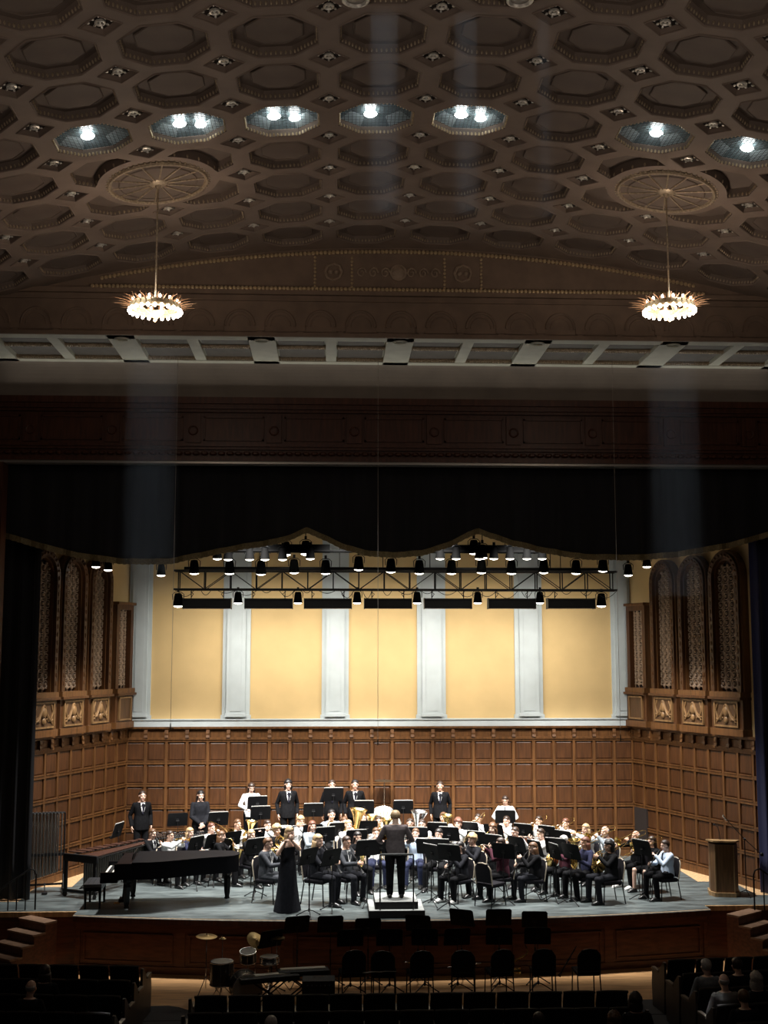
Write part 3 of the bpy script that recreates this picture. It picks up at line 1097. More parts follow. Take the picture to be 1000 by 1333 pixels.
# ---- stage curtains --------------------------------------------------------------
def drape(name, xs, top, bottom, y, amp, wl, mats, label, cat, trim=None, phase=0.0):
    n = len(xs)
    rows = 12

    def pt(i, j, back):
        x = xs[i]
        zb_ = bottom(x)
        z = zb_ + (top - zb_) * j / rows
        w = math.sin(x * 2 * PI / wl + phase) + .35 * math.sin(x * 2 * PI / (wl * .43) + 1 + phase)
        return (x, y + amp * w * (1.15 - .3 * j / rows) + (.02 if back else 0), z)
    root = thing(name, label, cat, ((xs[0] + xs[-1]) / 2, y, top))
    o0 = Vector(root.location)
    m = MB()
    vs, fs = [], []
    for back in (0, 1):
        for i in range(n):
            for j in range(rows + 1):
                vs.append(Vector(pt(i, j, back)) - o0)
    H_ = rows + 1
    for i in range(n - 1):
        for j in range(rows):
            fs.append((i * H_ + j, (i + 1) * H_ + j, (i + 1) * H_ + j + 1, i * H_ + j + 1))
            q = n * H_
            fs.append((q + i * H_ + j, q + i * H_ + j + 1, q + (i + 1) * H_ + j + 1, q + (i + 1) * H_ + j))
        q = n * H_
        fs.append((i * H_, q + i * H_, q + (i + 1) * H_, (i + 1) * H_))
        fs.append((i * H_ + rows, (i + 1) * H_ + rows, q + (i + 1) * H_ + rows, q + i * H_ + rows))
    m.add(vs, fs)
    obj('curtain_cloth', m, mats, root, angle=2.0)
    if trim:
        m = MB()
        vs, fs = [], []
        for i in range(n):
            x, yy, z = pt(i, 0, 0)
            yy -= .015
            for dz, dy in ((.10, 0), (.10, -.012), (-.035 + .012 * (i % 2), -.012), (-.035 + .012 * (i % 2), .01)):
                vs.append(Vector((x, yy + dy, z + dz)) - o0)
        for i in range(n - 1):
            for q in range(4):
                q2 = (q + 1) % 4
                fs.append((i * 4 + q, i * 4 + q2, (i + 1) * 4 + q2, (i + 1) * 4 + q))
        m.add(vs, fs)
        obj('fringe', m, trim, root, smooth=False)
    return root


VAL = [(-60, 690), (10, 700), (50, 712), (100, 725), (160, 733), (220, 733), (260, 725), (310, 715), (360, 707), (380, 701), (400, 692), (420, 701), (445, 713), (475, 722), (510, 725), (550, 722), (585, 711), (608, 699), (623, 693), (640, 700), (668, 709), (710, 719), (760, 727), (830, 728), (880, 724), (950, 712), (1000, 698), (1080, 680)]
YV = 26.25
VZ = [(p.x, p.z) for p in (at(a, b, y=YV) for a, b in VAL)]


def val_z(x):
    if x <= VZ[0][0]:
        return VZ[0][1]
    for (a, za), (b, zb) in zip(VZ, VZ[1:]):
        if x <= b:
            return za + (zb - za) * (x - a) / (b - a)
    return VZ[-1][1]


drape('curtain_valance', [-9.6 + 19.2 * i / 300 for i in range(301)], 9.95, val_z, YV, .045, .62, VELVET, 'black velvet valance curtain with gold fringe hanging across the stage opening', 'curtain', FRINGE)
drape('leg_curtain', [-10.6 + 2.74 * i / 60 for i in range(61)], 9.5, lambda x: .02, 26.95, .07, .34, VELVET, 'long dark curtain at the left edge of the stage beside the tubular chimes', 'curtain', None)
drape('leg_curtain', [8.26 + 2.44 * i / 60 for i in range(61)], 9.5, lambda x: .02, 26.95, .07, .34, NAVY, 'long navy blue curtain at the right edge of the stage beside the lectern', 'curtain', None)
m = MB()                             # edge of the proscenium jambs
for s in (-1, 1):
    m.box(min(s * 8.42, s * 11), max(s * 8.42, s * 11), YH, YH + .35, 0, Z0)
    m.box(min(s * 8.42, s * 8.7), max(s * 8.42, s * 8.7), YH - .06, YH, 0, Z0)
struct('wall_proscenium_jambs', m, MAHOG, smooth=False)
# ================================================================== PEOPLE
SKIN = [mat('skin_fair', (0.66, 0.43, 0.33), 0.5), mat('skin_warm', (0.56, 0.34, 0.24), 0.5), mat('skin_tan', (0.40, 0.23, 0.15), 0.5)]
EYE = mat('eye_dark', (0.03, 0.02, 0.02), 0.2)
LIP = mat('lip', (0.45, 0.17, 0.15), 0.45)
CL = {
    'black': mat('black_cloth', (0.007, 0.007, 0.008), 0.85, 0, 0.3, 20, spec=0.08),
    'charcoal': mat('charcoal_cloth', (0.014, 0.0145, 0.018), 0.85, 0, 0.25, 20, spec=0.08),
    'darkgrey': mat('dark_grey_cloth', (0.045, 0.048, 0.055), 0.85, 0, 0.2, 20, spec=0.08),
    'grey': mat('grey_knit', (0.23, 0.26, 0.29), 0.9, 0, 0.15, 20, spec=0.08),
    'white': mat('white_shirt_cotton', (0.80, 0.80, 0.80), 0.8, 0, 0.03, 10, spec=0.08),
    'paleblue': mat('pale_blue_cotton', (0.50, 0.60, 0.74), 0.8, 0, 0.05, 10, spec=0.08),
    'navy': mat('navy_cloth', (0.022, 0.024, 0.05), 0.85, 0, 0.2, 20, spec=0.08),
    'denim': mat('denim', (0.03, 0.035, 0.07), 0.9, 0, 0.25, 30, spec=0.08),
    'brownblack': mat('dark_umber_cloth', (0.13, 0.108, 0.11), 0.85, 0, 0.2, 20, spec=0.08),
    'plum': mat('dark_plum_cloth', (0.06, 0.02, 0.03), 0.85, 0, 0.2, 20, spec=0.08),
    'shoe': mat('black_shoe', (0.01, 0.01, 0.01), 0.3),
    'whiteshoe': mat('white_shoe', (0.7, 0.68, 0.66), 0.5),
    'tie': mat('dark_tie', (0.012, 0.012, 0.02), 0.6, spec=0.08),
    'greyshirt': mat('grey_shirt_cotton', (0.20, 0.19, 0.185), 0.85, 0, 0.1, 10, spec=0.08),
}
HAIR = {
    'black': mat('hair_black', (0.010, 0.008, 0.008), 0.45),
    'dark': mat('hair_dark_brown', (0.030, 0.016, 0.010), 0.45),
    'brown': mat('hair_brown', (0.10, 0.048, 0.022), 0.45, 0, 0.3, 40),
    'red': mat('hair_auburn', (0.12, 0.045, 0.026), 0.5, 0, 0.3, 40),
    'blond': mat('hair_blond', (0.38, 0.26, 0.14), 0.5, 0, 0.25, 40),
    'grey': mat('hair_grey', (0.42, 0.40, 0.38), 0.5, 0, 0.2, 40),
}


def ik(a, b, l1, l2, hint):
    a, b, hint = Vector(a), Vector(b), Vector(hint)
    d = b - a
    L = min(d.length, (l1 + l2) * .995)
    dn = d.normalized()
    x = (l1 * l1 - l2 * l2 + L * L) / (2 * L)
    h = math.sqrt(max(0, l1 * l1 - x * x))
    p = hint - dn * hint.dot(dn)
    p = p.normalized() if p.length > 1e-5 else frame(dn)[0]
    return a + dn * x + p * h, a + dn * L


def limb(mb, pts, rs, n=10):
    """tapered limb: densified tube with rounded ends"""
    P, R = [], []
    for i in range(len(pts) - 1):
        for q in range(5):
            t = q / 5
            P.append(Vector(pts[i]).lerp(Vector(pts[i + 1]), t))
            R.append(rs[i] + (rs[i + 1] - rs[i]) * t)
    P.append(Vector(pts[-1]))
    R.append(rs[-1])
    mb.tube(P, R, n)
    for p, r in zip(pts, rs):
        mb.ell(p, r * .98, 10, 8)


def hand(mb, w, d, nrm, thumb, curl=.6):
    d = Vector(d).normalized()
    nrm = Vector(nrm)
    nrm = (nrm - d * nrm.dot(d)).normalized()
    side = d.cross(nrm)
    if side.dot(Vector(thumb)) < 0:
        side = -side
    R = Matrix((side, d, nrm)).transposed()
    w = Vector(w)
    mb.ell(w + d * .048, (.042, .058, .019), 10, 8, R)
    for i, (s, L) in enumerate(((.030, .066), (.010, .074), (-.010, .069), (-.029, .054))):
        p = w + d * .088 + side * s
        ang = 0
        P = [w + d * .05 + side * s * .8, p]
        for q in range(3):
            ang += curl * (.7, 1.0, .8)[q]
            p = p + (d * math.cos(ang) + nrm * math.sin(ang)) * L * (.45, .32, .23)[q]
            P.append(p)
        mb.tube(P, [.010, .0105, .0095, .0088, .0075], 7)
        mb.ell(P[-1], .0078, 6, 5)
    b = w + d * .030 + side * .026
    t1 = b + (d * .55 + side * .75 + nrm * .25).normalized() * .042
    t2 = t1 + (d * .8 + side * .25 + nrm * .55).normalized() * .034
    mb.tube([b - side * .01, b, t1, t2], [.012, .0135, .0115, .0085], 7)
    mb.ell(t2, .0088, 6, 5)


class Pose:
    """Skeleton in person space: faces -Y, left hand at +X, floor z = 0"""

    def __init__(s, name, seated, hl, hr, dl=(0, -1, .2), dr=(0, -1, .2), nl=(-1, 0, 0), nr=(1, 0, 0), el=(.6, .5, -.6), er=(-.6, .5, -.6), lean=0.0, pitch=8, yaw=0, curl=.6, knee=.16, shift=0):
        s.__dict__.update(locals())
        s.pz = .56 if seated else .95
        s.py = .06 if seated else 0.0
        p = Vector((0, s.py, s.pz))
        ax = Vector((0, -math.sin(lean), math.cos(lean)))
        s.ax, s.p = ax, p
        s.fw = Vector((0, -math.cos(lean), -math.sin(lean)))
        s.neck = p + ax * .50
        s.sh = [p + ax * .425 + Vector((q * .172, 0, 0)) for q in (1, -1)]
        s.hc = p + ax * .632 + Vector((0, -.03 - .02, 0))
        s.Rh = Matrix.Rotation(math.radians(yaw), 3, 'Z') @ Matrix.Rotation(math.radians(pitch), 3, 'X')
        e1, w1 = ik(s.sh[0], hl, .29, .265, el)
        e2, w2 = ik(s.sh[1], hr, .29, .265, er)
        s.arm = [(s.sh[0], e1, w1), (s.sh[1], e2, w2)]
        s.hd = [(dl, nl), (dr, nr)]
        s.leg = []
        for q in (1, -1):
            h = p + Vector((q * .095, 0, -.03))
            if seated:
                k = Vector((q * knee, -.40 + (.05 if q > 0 else 0), .52))
                a = Vector((q * (knee + .01), -.38 + (.07 if q > 0 else -.03), .085))
            else:
                k = Vector((q * .10, -.02, .50))
                a = Vector((q * .105, .02, .085))
            s.leg.append((h, k, a))

    def ring(s, h, rx, ry, n=16, dy=0):
        c = s.p + s.ax * h + s.fw * dy
        out = []
        for i in range(n):
            a = 2 * PI * i / n
            ca, sa = math.cos(a), math.sin(a)
            e = .8
            x = math.copysign(abs(ca) ** e, ca) * rx
            y = math.copysign(abs(sa) ** e, sa) * ry
            out.append(c + Vector((x, 0, 0)) - s.fw * y)
        return out


TORSO = [(-.10, .135, .10), (0, .168, .122), (.09, .160, .115), (.18, .142, .104), (.30, .162, .118), (.39, .178, .115), (.45, .165, .090), (.49, .085, .065)]


def torso(mb, P, g=0.0, h0=-1, h1=9, gx=0):
    R = [(h, a, b) for h, a, b in TORSO if h0 <= h <= h1]
    mb.loft([P.ring(h, a + g + gx, b + g) for h, a, b in R])


def front_y(h):
    for (a, _, b), (c, _, d) in zip(TORSO, TORSO[1:]):
        if a <= h <= c:
            return b + (d - b) * (h - a) / (c - a)
    return .065


def head_parts(mb, c, R):
    def E(p, r, n=12, m=9):
        mb.ell(c + R @ Vector(p), r, n, m, R)
    E((0, .012, .025), (.074, .094, .090), 18, 14)      # skull
    E((0, -.028, -.040), (.058, .060, .076), 14, 11)    # face and jaw
    E((0, -.060, -.094), (.030, .026, .022))            # chin
    E((0, -.074, .030), (.050, .020, .012))             # brow
    for q in (1, -1):
        E((q * .080, .012, -.008), (.010, .020, .032), 8, 7)
        E((q * .040, -.066, -.032), (.021, .020, .022))  # cheek
        E((q * .031, -.0785, .008), (.0135, .0125, .011), 8, 7)
    mb.tube([c + R @ Vector(p) for p in ((0, -.084, .016), (0, -.099, -.012), (0, -.107, -.028))], [.008, .0115, .0145], 8)
    E((0, -.097, -.030), (.019, .013, .009), 8, 6)
    E((0, -.083, -.060), (.024, .011, .0065), 8, 6)
    E((0, -.080, -.071), (.020, .011, .0065), 8, 6)


def body_mesh(P, name):
    mb = MB()
    torso(mb, P)
    limb(mb, [P.neck - P.ax * .03, P.neck + P.ax * .03, P.hc + P.Rh @ Vector((0, .03, -.05))], [.062, .054, .056])
    head_parts(mb, P.hc, P.Rh)
    for i, (a, e, w) in enumerate(P.arm):
        limb(mb, [a, e, w], [.052, .041, .028])
        d, n = P.hd[i]
        hand(mb, w, d, n, (0, 0, 1), P.curl)
    for (h, k, a) in P.leg:
        limb(mb, [h, k, a], [.088, .058, .040])
        limb(mb, [a + Vector((0, .03, -.04)), a + Vector((0, -.13, -.05))], [.036, .030])
    me = bake(mb, .0085, 2, .5, name)
    for m in (SKIN[0], EYE, LIP):
        me.materials.append(m)
    Ri = P.Rh.inverted()
    for pl in me.polygons:
        q = Ri @ (pl.center - P.hc)
        if q.length < .14 and q.y < -.05:
            if abs(q.z - .007) < .0065 and .022 < abs(q.x) < .040 and q.y < -.072:
                pl.material_index = 1
            elif abs(q.z - .033) < .0035 and .018 < abs(q.x) < .046:
                pl.material_index = 1
            elif abs(q.z + .066) < .010 and abs(q.x) < .024 and q.y < -.075:
                pl.material_index = 2
    return me


def top_mesh(P, name, sleeves='long', g=.014, hem=-.10):
    mb = MB()
    R = [(h, a, b) for h, a, b in TORSO]
    R = [(hem, .16, .125)] + R[1:-1] + [(.485, .088, .070)] if hem > -.2 else R
    mb.loft([P.ring(h, a + g, b + g) for h, a, b in R])
    for i, (a, e, w) in enumerate(P.arm):
        if sleeves == 'long':
            w2 = e.lerp(w, .93)
            limb(mb, [a, e, w2], [.058, .054, .044])
        elif sleeves == 'short':
            limb(mb, [a, a.lerp(e, .75)], [.058, .056])
    me = bake(mb, .011, 3, .5, name)
    me.materials.append(CL['black'])
    return me


def trouser_mesh(P, name, g=.014):
    mb = MB()
    mb.loft([P.ring(h, a + g, b + g) for h, a, b in [(-.10, .15, .115), (0, .168, .122), (.10, .158, .114)]])
    for (h, k, a) in P.leg:
        limb(mb, [h, k, a + Vector((0, 0, .0))], [.102, .076, .062])
    me = bake(mb, .011, 3, .5, name)
    me.materials.append(CL['black'])
    return me


def shoe_mesh(P, name, i):
    mb = MB()
    for (h, k, a) in P.leg[i:i + 1]:
        c = Vector((a.x, a.y, 0))
        rings = []
        for (yy, w, hh) in ((.075, .020, .045), (.065, .034, .072), (.01, .044, .112), (-.06, .049, .092), (-.13, .052, .074), (-.17, .042, .046), (-.195, .020, .034)):
            ring = []
            for j in range(12):
                an = 2 * PI * j / 12
                ring.append(c + Vector((w * math.cos(an), yy, max(.002, hh * .5 + hh * .55 * math.sin(an)))))
            rings.append(ring)
        mb.loft(rings)
    return mb.mesh(name, CL['shoe'])


HMESH = {}


def hair_mesh(P, style, key):
    if (style, key) in HMESH:
        return HMESH[(style, key)]
    mb = MB()
    n, mm = 26, 18
    rnd = random.Random(3)
    vs, fs = [], []
    vol = {'short': .016, 'long': .018, 'curly': .034, 'bun': .014, 'mid': .024, 'bald': .006}[style]
    for i in range(mm + 1):
        th = PI * i / mm
        for j in range(n):
            ph = 2 * PI * j / n
            d = Vector((math.sin(th) * math.cos(ph), math.sin(th) * math.sin(ph), math.cos(th)))
            r = Vector((d.x * (.074 + vol), d.y * (.094 + vol) + .012, d.z * (.090 + vol) + .025))
            line = .055 - .03 * min(1, abs(d.x) * 1.2)
            low = {'short': -.055, 'bun': -.05, 'bald': -.045}.get(style, -.10)
            face = d.y < -.12 and r.z < line + (.03 if style == 'short' else 0.02)
            if style == 'bald':
                face = face or d.z > .25 or d.y < 0
            if face or r.z < low:
                r = Vector((d.x * .060, d.y * .078 + .012, d.z * .075 + .02))
            elif style in ('curly', 'mid'):
                r = r * (1 + rnd.uniform(-.06, .10))
            elif style == 'short':
                r = r * (1 + .03 * math.sin(ph * 7) * math.sin(th))
            vs.append(P.hc + P.Rh @ r)
    for i in range(mm):
        for j in range(n):
            j2 = (j + 1) % n
            fs.append((i * n + j, (i + 1) * n + j, (i + 1) * n + j2, i * n + j2))
    mb.add(vs, fs)
    if style in ('long', 'mid'):
        Lh = .30 if style == 'long' else .13
        rings = []
        for i in range(9):
            t = i / 8
            z = -.0 - (Lh + .06) * t
            ring = []
            for j in range(20):
                an = PI * (-.10 + 1.20 * (j / 9 if j < 10 else (19 - j) / 9))
                k = 1.0 if j < 10 else .72
                w = (.094 + .022 * math.sin(t * PI)) * (1 - .35 * t * t) * k
                ring.append(P.hc + P.Rh @ Vector((w * math.cos(an), .014 + .02 * t + (.112 - .01 * t) * k * math.sin(an) * (1 - .15 * t), z + .006 * math.sin(j * 2.1 + i))))
            rings.append(ring)
        mb.loft(rings)
    if style == 'bun':
        mb.ell(P.hc + P.Rh @ Vector((0, .105, .06)), (.045, .04, .045), 12, 9)
    me = mb.mesh('hair', HAIR['dark'], angle=1.6)
    HMESH[(style, key)] = me
    return me


def chest_patch(P, pts, off, name, m):
    """thin cloth lying on the chest: pts (x, h) from pelvis along the torso"""
    mb = MB()
    a = []
    for x, h in pts:
        y = (front_y(h) + .012 + off) * (max(.2, 1 - (x / .19) ** 2)) ** .5
        a.append(P.p + P.ax * h + P.fw * y + Vector((x, 0, 0)))
    mb.prism(a, P.fw * -.01, P.fw * .008)
    return mb.mesh(name, m)


POSES = {}


def pose(name, *a, **k):
    P = Pose(name, *a, **k)
    P.meshes = {}
    POSES[name] = P
    return P


def get(P, kind):
    if kind not in P.meshes:
        if kind == 'body':
            P.meshes[kind] = body_mesh(P, 'body')
        elif kind == 'long':
            P.meshes[kind] = top_mesh(P, 'top')
        elif kind == 'jacket':
            P.meshes[kind] = top_mesh(P, 'jacket', 'long', .024, -.16 if not P.seated else -.10)
        elif kind == 'short':
            P.meshes[kind] = top_mesh(P, 'top', 'short')
        elif kind == 'none':
            P.meshes[kind] = top_mesh(P, 'top', 'no', .012)
        elif kind == 'trousers':
            P.meshes[kind] = trouser_mesh(P, 'trousers')
        elif kind in ('shoe0', 'shoe1'):
            P.meshes[kind] = shoe_mesh(P, 'shoe', int(kind[-1]))
        elif kind == 'shirt_front':
            P.meshes[kind] = chest_patch(P, [(-.052, .475), (.052, .475), (.045, .36), (.012, .22), (-.012, .22), (-.045, .36)], .013, 'shirt_front', CL['white'])
        elif kind == 'tie':
            P.meshes[kind] = chest_patch(P, [(-.018, .465), (.018, .465), (.010, .43), (.024, .24), (0, .20), (-.024, .24), (-.010, .43)], .019, 'tie', CL['tie'])
        elif kind == 'skirt':
            mb = MB()
            mb.loft([P.ring(h, a_ + .016, b_ + .016) for h, a_, b_ in [(-.10, .16, .12), (0, .168, .122), (.12, .152, .112)]])
            for (h, k_, a_) in P.leg:
                limb(mb, [h, Vector(h).lerp(Vector(k_), .8)], [.105, .092])
            me = bake(mb, .012, 3, .5, 'skirt')
            me.materials.append(CL['black'])
            P.meshes[kind] = me
        elif kind == 'gown':
            mb = MB()
            prof = [(.62 - .95, .20, .17), (.36 - .95, .19, .165), (0, .172, .13), (.10, .160, .118), (.20, .146, .108), (.30, .166, .122), (.36, .172, .122)]
            prof = [(-.94, .27, .24), (-.70, .235, .20), (-.40, .20, .165), (-.12, .188, .145)] + prof[2:]
            n = 32
            rings = []
            for h, a_, b_ in prof:
                r = P.ring(h, a_ + .008, b_ + .008, n)
                c = P.p + P.ax * h
                amp = max(0, -h) * .05
                rings.append([c + (q - c) * (1 + amp * math.cos(i * 2 * PI / n * 8)) for i, q in enumerate(r)])
            mb.loft(rings)
            P.meshes[kind] = mb.mesh('long_gown', CL['charcoal'], angle=1.5)
        elif kind == 'glasses':
            mb = MB()
            for q in (1, -1):
                mb.tube([P.hc + P.Rh @ Vector((q * .033 + .021 * math.cos(a_ * PI / 5), -.097, .008 + .017 * math.sin(a_ * PI / 5))) for a_ in range(10)], .0028, 4, 0, True)
                mb.tube([P.hc + P.Rh @ Vector(v) for v in ((q * .054, -.096, .01), (q * .084, -.03, .012), (q * .086, .02, .008))], .0025, 4)
            mb.tube([P.hc + P.Rh @ Vector((q * .012, -.099, .010)) for q in (-1, 0, 1)], .0025, 4)
            P.meshes[kind] = mb.mesh('glasses', BLACKMETAL)
    return P.meshes[kind]


# seated poses (hands hold the instruments built further below)
pose('clarinet', True, (.035, -.26, .98), (-.035, -.36, .80), (-.5, -.8, .1), (.5, -.8, .1), (-.8, 0, -.2), (.8, 0, -.2), curl=.7, pitch=8)
pose('flute', True, (-.10, -.18, 1.06), (-.36, -.19, 1.03), (-.5, -.3, .8), (-.2, -.5, .8), (0, .8, .3), (0, -.6, -.6), el=(.7, -.3, -.9), er=(-.8, .2, -.8), pitch=6, yaw=0, curl=.6)
pose('trumpet', True, (.035, -.36, 1.10), (-.035, -.38, 1.10), (-.3, -.8, .4), (.3, -.8, .4), (-.9, 0, 0), (.9, 0, 0), el=(.8, .1, -.7), er=(-.8, .1, -.7), pitch=2, curl=.8)
pose('trombone', True, (.045, -.25, 1.10), (-.05, -.50, 1.00), (-.5, -.5, .6), (.2, -.9, .1), (-.9, 0, 0), (.8, 0, -.3), el=(.8, .1, -.7), er=(-.8, .1, -.6), pitch=4, curl=.8)
pose('horn', True, (.08, -.27, .98), (-.20, -.10, .80), (-.6, -.7, .1), (.2, -.8, -.4), (-.7, .2, 0), (.8, 0, .2), el=(.8, .2, -.7), er=(-.8, .3, -.4), pitch=6, curl=.7)
pose('sax', True, (.03, -.27, .98), (-.08, -.32, .76), (-.5, -.8, .1), (.5, -.8, .1), (-.8, 0, -.2), (.8, 0, -.2), pitch=8, curl=.7)
pose('euph', True, (.14, -.26, .86), (-.06, -.30, .92), (-.7, -.5, .2), (.3, -.8, .2), (-.7, .4, 0), (.7, 0, -.5), pitch=4, curl=.7)
pose('rest', True, (.10, -.24, .68), (-.10, -.24, .68), (-.4, -.8, -.2), (.4, -.8, -.2), (0, 0, -1), (0, 0, -1), pitch=14, curl=.4)
pose('listen', True, (.13, -.20, .66), (-.13, -.20, .66), (-.3, -.8, -.2), (.3, -.8, -.2), (0, 0, -1), (0, 0, -1), pitch=-3, curl=.4)
# standing poses
pose('sides', False, (.235, -.02, .88), (-.235, -.02, .88), (0, -.1, -1), (0, -.1, -1), (-1, 0, 0), (1, 0, 0), el=(.4, 1, 0), er=(-.4, 1, 0), pitch=4, curl=.3)
pose('clasp', False, (.045, -.20, .92), (-.045, -.20, .95), (-.7, -.3, -.6), (.7, -.3, -.6), (0, .8, 0), (0, .8, 0), el=(.8, .4, 0), er=(-.8, .4, 0), pitch=6, curl=.5)
pose('solo', False, (-.10, -.18, 1.45), (-.35, -.19, 1.42), (-.5, -.3, .8), (-.2, -.5, .8), (0, .8, .3), (0, -.6, -.6), el=(.7, -.5, -.9), er=(-.8, .1, -.9), pitch=4, curl=.6)
pose('conduct', False, (.24, -.30, 1.03), (-.24, -.30, 1.03), (-.2, -.9, .2), (.2, -.9, .2), (0, 0, -1), (0, 0, -1), el=(.55, .8, -.3), er=(-.55, .8, -.3), pitch=14, curl=.6)
pose('mallets', False, (.16, -.34, 1.08), (-.16, -.34, 1.08), (-.2, -.9, 0), (.2, -.9, 0), (0, 0, -1), (0, 0, -1), el=(.9, .3, -.4), er=(-.9, .3, -.4), pitch=22, curl=.9)

PEOPLE = {}


def person(key, loc, rz, P, label, top='black', topkind='long', legs='black', legkind='trousers', hair='dark', style='short', skin=0, shirt=False, tie=False, shoes='shoe', sc=1.0, glasses=False, group=None, shoe_on=True):
    P = POSES[P] if isinstance(P, str) else P
    root = thing('person', label, 'person', loc, rz, group, (sc, sc, sc))

    def part(nm, me, m):
        o = link(nm, me, root)
        if m is not None:
            o.material_slots[0].link = 'OBJECT'
            o.material_slots[0].material = m
        return o
    part('body', get(P, 'body'), SKIN[skin])
    if legkind == 'gown':
        part('long_gown', get(P, 'gown'), CL[top])
    else:
        part({'jacket': 'jacket', 'long': 'shirt', 'short': 'short_sleeved_top', 'none': 'sleeveless_top'}[topkind], get(P, topkind), CL[top])
        part(legkind, get(P, legkind), CL[legs])
    if shoe_on:
        part('shoe', get(P, 'shoe0'), CL[shoes])
        part('shoe', get(P, 'shoe1'), CL[shoes])
    part('hair', hair_mesh(P, style, P.name), HAIR[hair])
    if shirt:
        part('shirt_front', get(P, 'shirt_front'), CL['white'])
    if tie:
        part('tie', get(P, 'tie'), None)
    if glasses:
        part('glasses', get(P, 'glasses'), None)
    PEOPLE[key] = root
    return root
# ================================================================== FURNITURE AND INSTRUMENTS
def chair_spec(dark=False):
    seat = MB()
    seat.cbox(-.225, .225, -.23, .20, .425, .485, .025)
    seat.box(-.205, .205, -.21, .19, .405, .43)
    rings = []
    for i in range(7):
        t = i / 6
        z = .50 + .40 * t
        w = .205 * (1 if t < .6 else math.sqrt(max(.05, 1 - ((t - .6) / .43) ** 2)) * .45 + .55)
        y = .215 + .07 * t
        ring = []
        for j in range(14):
            a = 2 * PI * j / 14
            ca, sa = math.cos(a), math.sin(a)
            ring.append(Vector((math.copysign(abs(ca) ** .5, ca) * w, y + math.copysign(abs(sa) ** .6, sa) * .024, z)))
        rings.append(ring)
    back = MB()
    back.loft(rings)
    edge = MB()
    pts = []
    for i in range(25):
        t = i / 24
        a = PI * t
        # up one side, over, down the other
        if t < .35:
            q = t / .35
            pts.append((-.215, .218 + .05 * q, .46 + .30 * q))
        elif t > .65:
            q = (1 - t) / .35
            pts.append((.215, .218 + .05 * q, .46 + .30 * q))
        else:
            q = (t - .35) / .30
            an = PI * (1 - q)
            pts.append((.215 * math.cos(an), .268 + .022 * math.sin(an), .76 + .155 * math.sin(an)))
    edge.tube(pts, .014, 6)
    spec = [('seat', seat.mesh('seat', CHAIRCLOTH), []),
            ('backrest', back.mesh('backrest', CHAIRCLOTH), [('back_frame', edge.mesh('back_frame', BLACKMETAL if dark else CHAIRBACK), [])])]
    for sx in (-1, 1):
        for fr in (0, 1):
            m = MB()
            if fr:
                m.tube([(sx * .20, -.19, .42), (sx * .205, -.215, .40), (sx * .215, -.235, .0)], .0125, 6)
            else:
                m.tube([(sx * .215, .218, .46), (sx * .215, .20, .40), (sx * .22, .27, .0)], .0125, 6)
            spec.append(('leg', m.mesh('leg', BLACKMETAL), []))
    return spec


CHAIR = chair_spec()
CHAIR_D = chair_spec(True)
STANDS = {}


def stand_spec(h):
    h = round(h / .05) * .05
    if h in STANDS:
        return STANDS[h]
    tilt = Matrix.Translation((0, -.03, h)) @ Matrix.Rotation(math.radians(18), 4, 'X')
    d = MB()
    d.T = tilt
    c = .03                         # plate with clipped corners, thin rim all round, ledge on the reader's side
    pl = [(-.25, 0, -.17), (.25, 0, -.17), (.25, 0, .17 - c), (.25 - c, 0, .17), (-.25 + c, 0, .17), (-.25, 0, .17 - c)]
    d.prism(pl, (0, -.004, 0), (0, .004, 0))
    for a, b in zip(pl[2:], pl[3:]):
        d.tube([a, b], .006, 5)
    d.tube([pl[1], pl[2]], .006, 5)
    d.tube([pl[5], pl[0]], .006, 5)
    d.box(-.25, .25, -.004, .055, -.178, -.165)
    d.box(-.25, .25, .047, .055, -.165, -.145)
    br = MB()
    br.T = tilt
    br.box(-.035, .035, -.020, -.004, -.06, .02)
    br.tube([(-.04, -.022, -.03), (.04, -.022, -.03)], .012, 8)
    s = MB()
    s.tube([(0, -.055, h - .03), (0, -.05, h - .12), (0, -.05, .62)], .0085, 8)
    s.tube([(0, -.05, .66), (0, -.05, .10)], .0135, 8)
    s.lathe([(.013, .60), (.020, .61), (.020, .67), (.013, .68)], 10, (0, -.05, 0))
    s.lathe([(.014, .10), (.024, .11), (.024, .16), (.014, .17)], 10, (0, -.05, 0))
    spec = [('desk', d.mesh('desk', STANDBLK), [('tilt_bracket', br.mesh('tilt_bracket', BLACKMETAL), [])]), ('shaft', s.mesh('shaft', BLACKMETAL), [])]
    for k in range(3):
        a = PI / 2 + k * 2 * PI / 3 + .3
        m = MB()
        m.tube([(0, -.05, .135), (.10 * math.cos(a), -.05 + .10 * math.sin(a), .105), (.27 * math.cos(a), -.05 + .27 * math.sin(a), .012)], .0105, 6)
        m.ell((.275 * math.cos(a), -.05 + .275 * math.sin(a), .014), (.016, .016, .014), 8, 6)
        spec.append(('leg', m.mesh('leg', BLACKMETAL), []))
    STANDS[h] = spec
    return spec


PAGES = {}


def pages_spec(h):
    h = round(h / .05) * .05
    if h not in PAGES:
        m = MB()
        m.T = Matrix.Translation((0, -.03, h)) @ Matrix.Rotation(math.radians(18), 4, 'X')
        for q in (-1, 1):
            m.prism([(q * .002, 0, -.160), (q * .235, 0, -.160), (q * .235, 0, .185), (q * .002, 0, .188)], (0, .008, 0), (0, .013, 0))
        PAGES[h] = m.mesh('open_pages', PAPER, False)
    return PAGES[h]


STAND_N = []


def music_stand(loc, rz, h, label, music=None, group='music stands among the players'):
    root = thing('music_stand', label, 'music stand', loc, rz, group)
    put(stand_spec(h), root)
    STAND_N.append(root)
    if music:
        o = link('sheet_music', pages_spec(h), None, loc, (0, 0, rz))
        tag(o, music, 'sheet music', 'music on the stands')
    return root


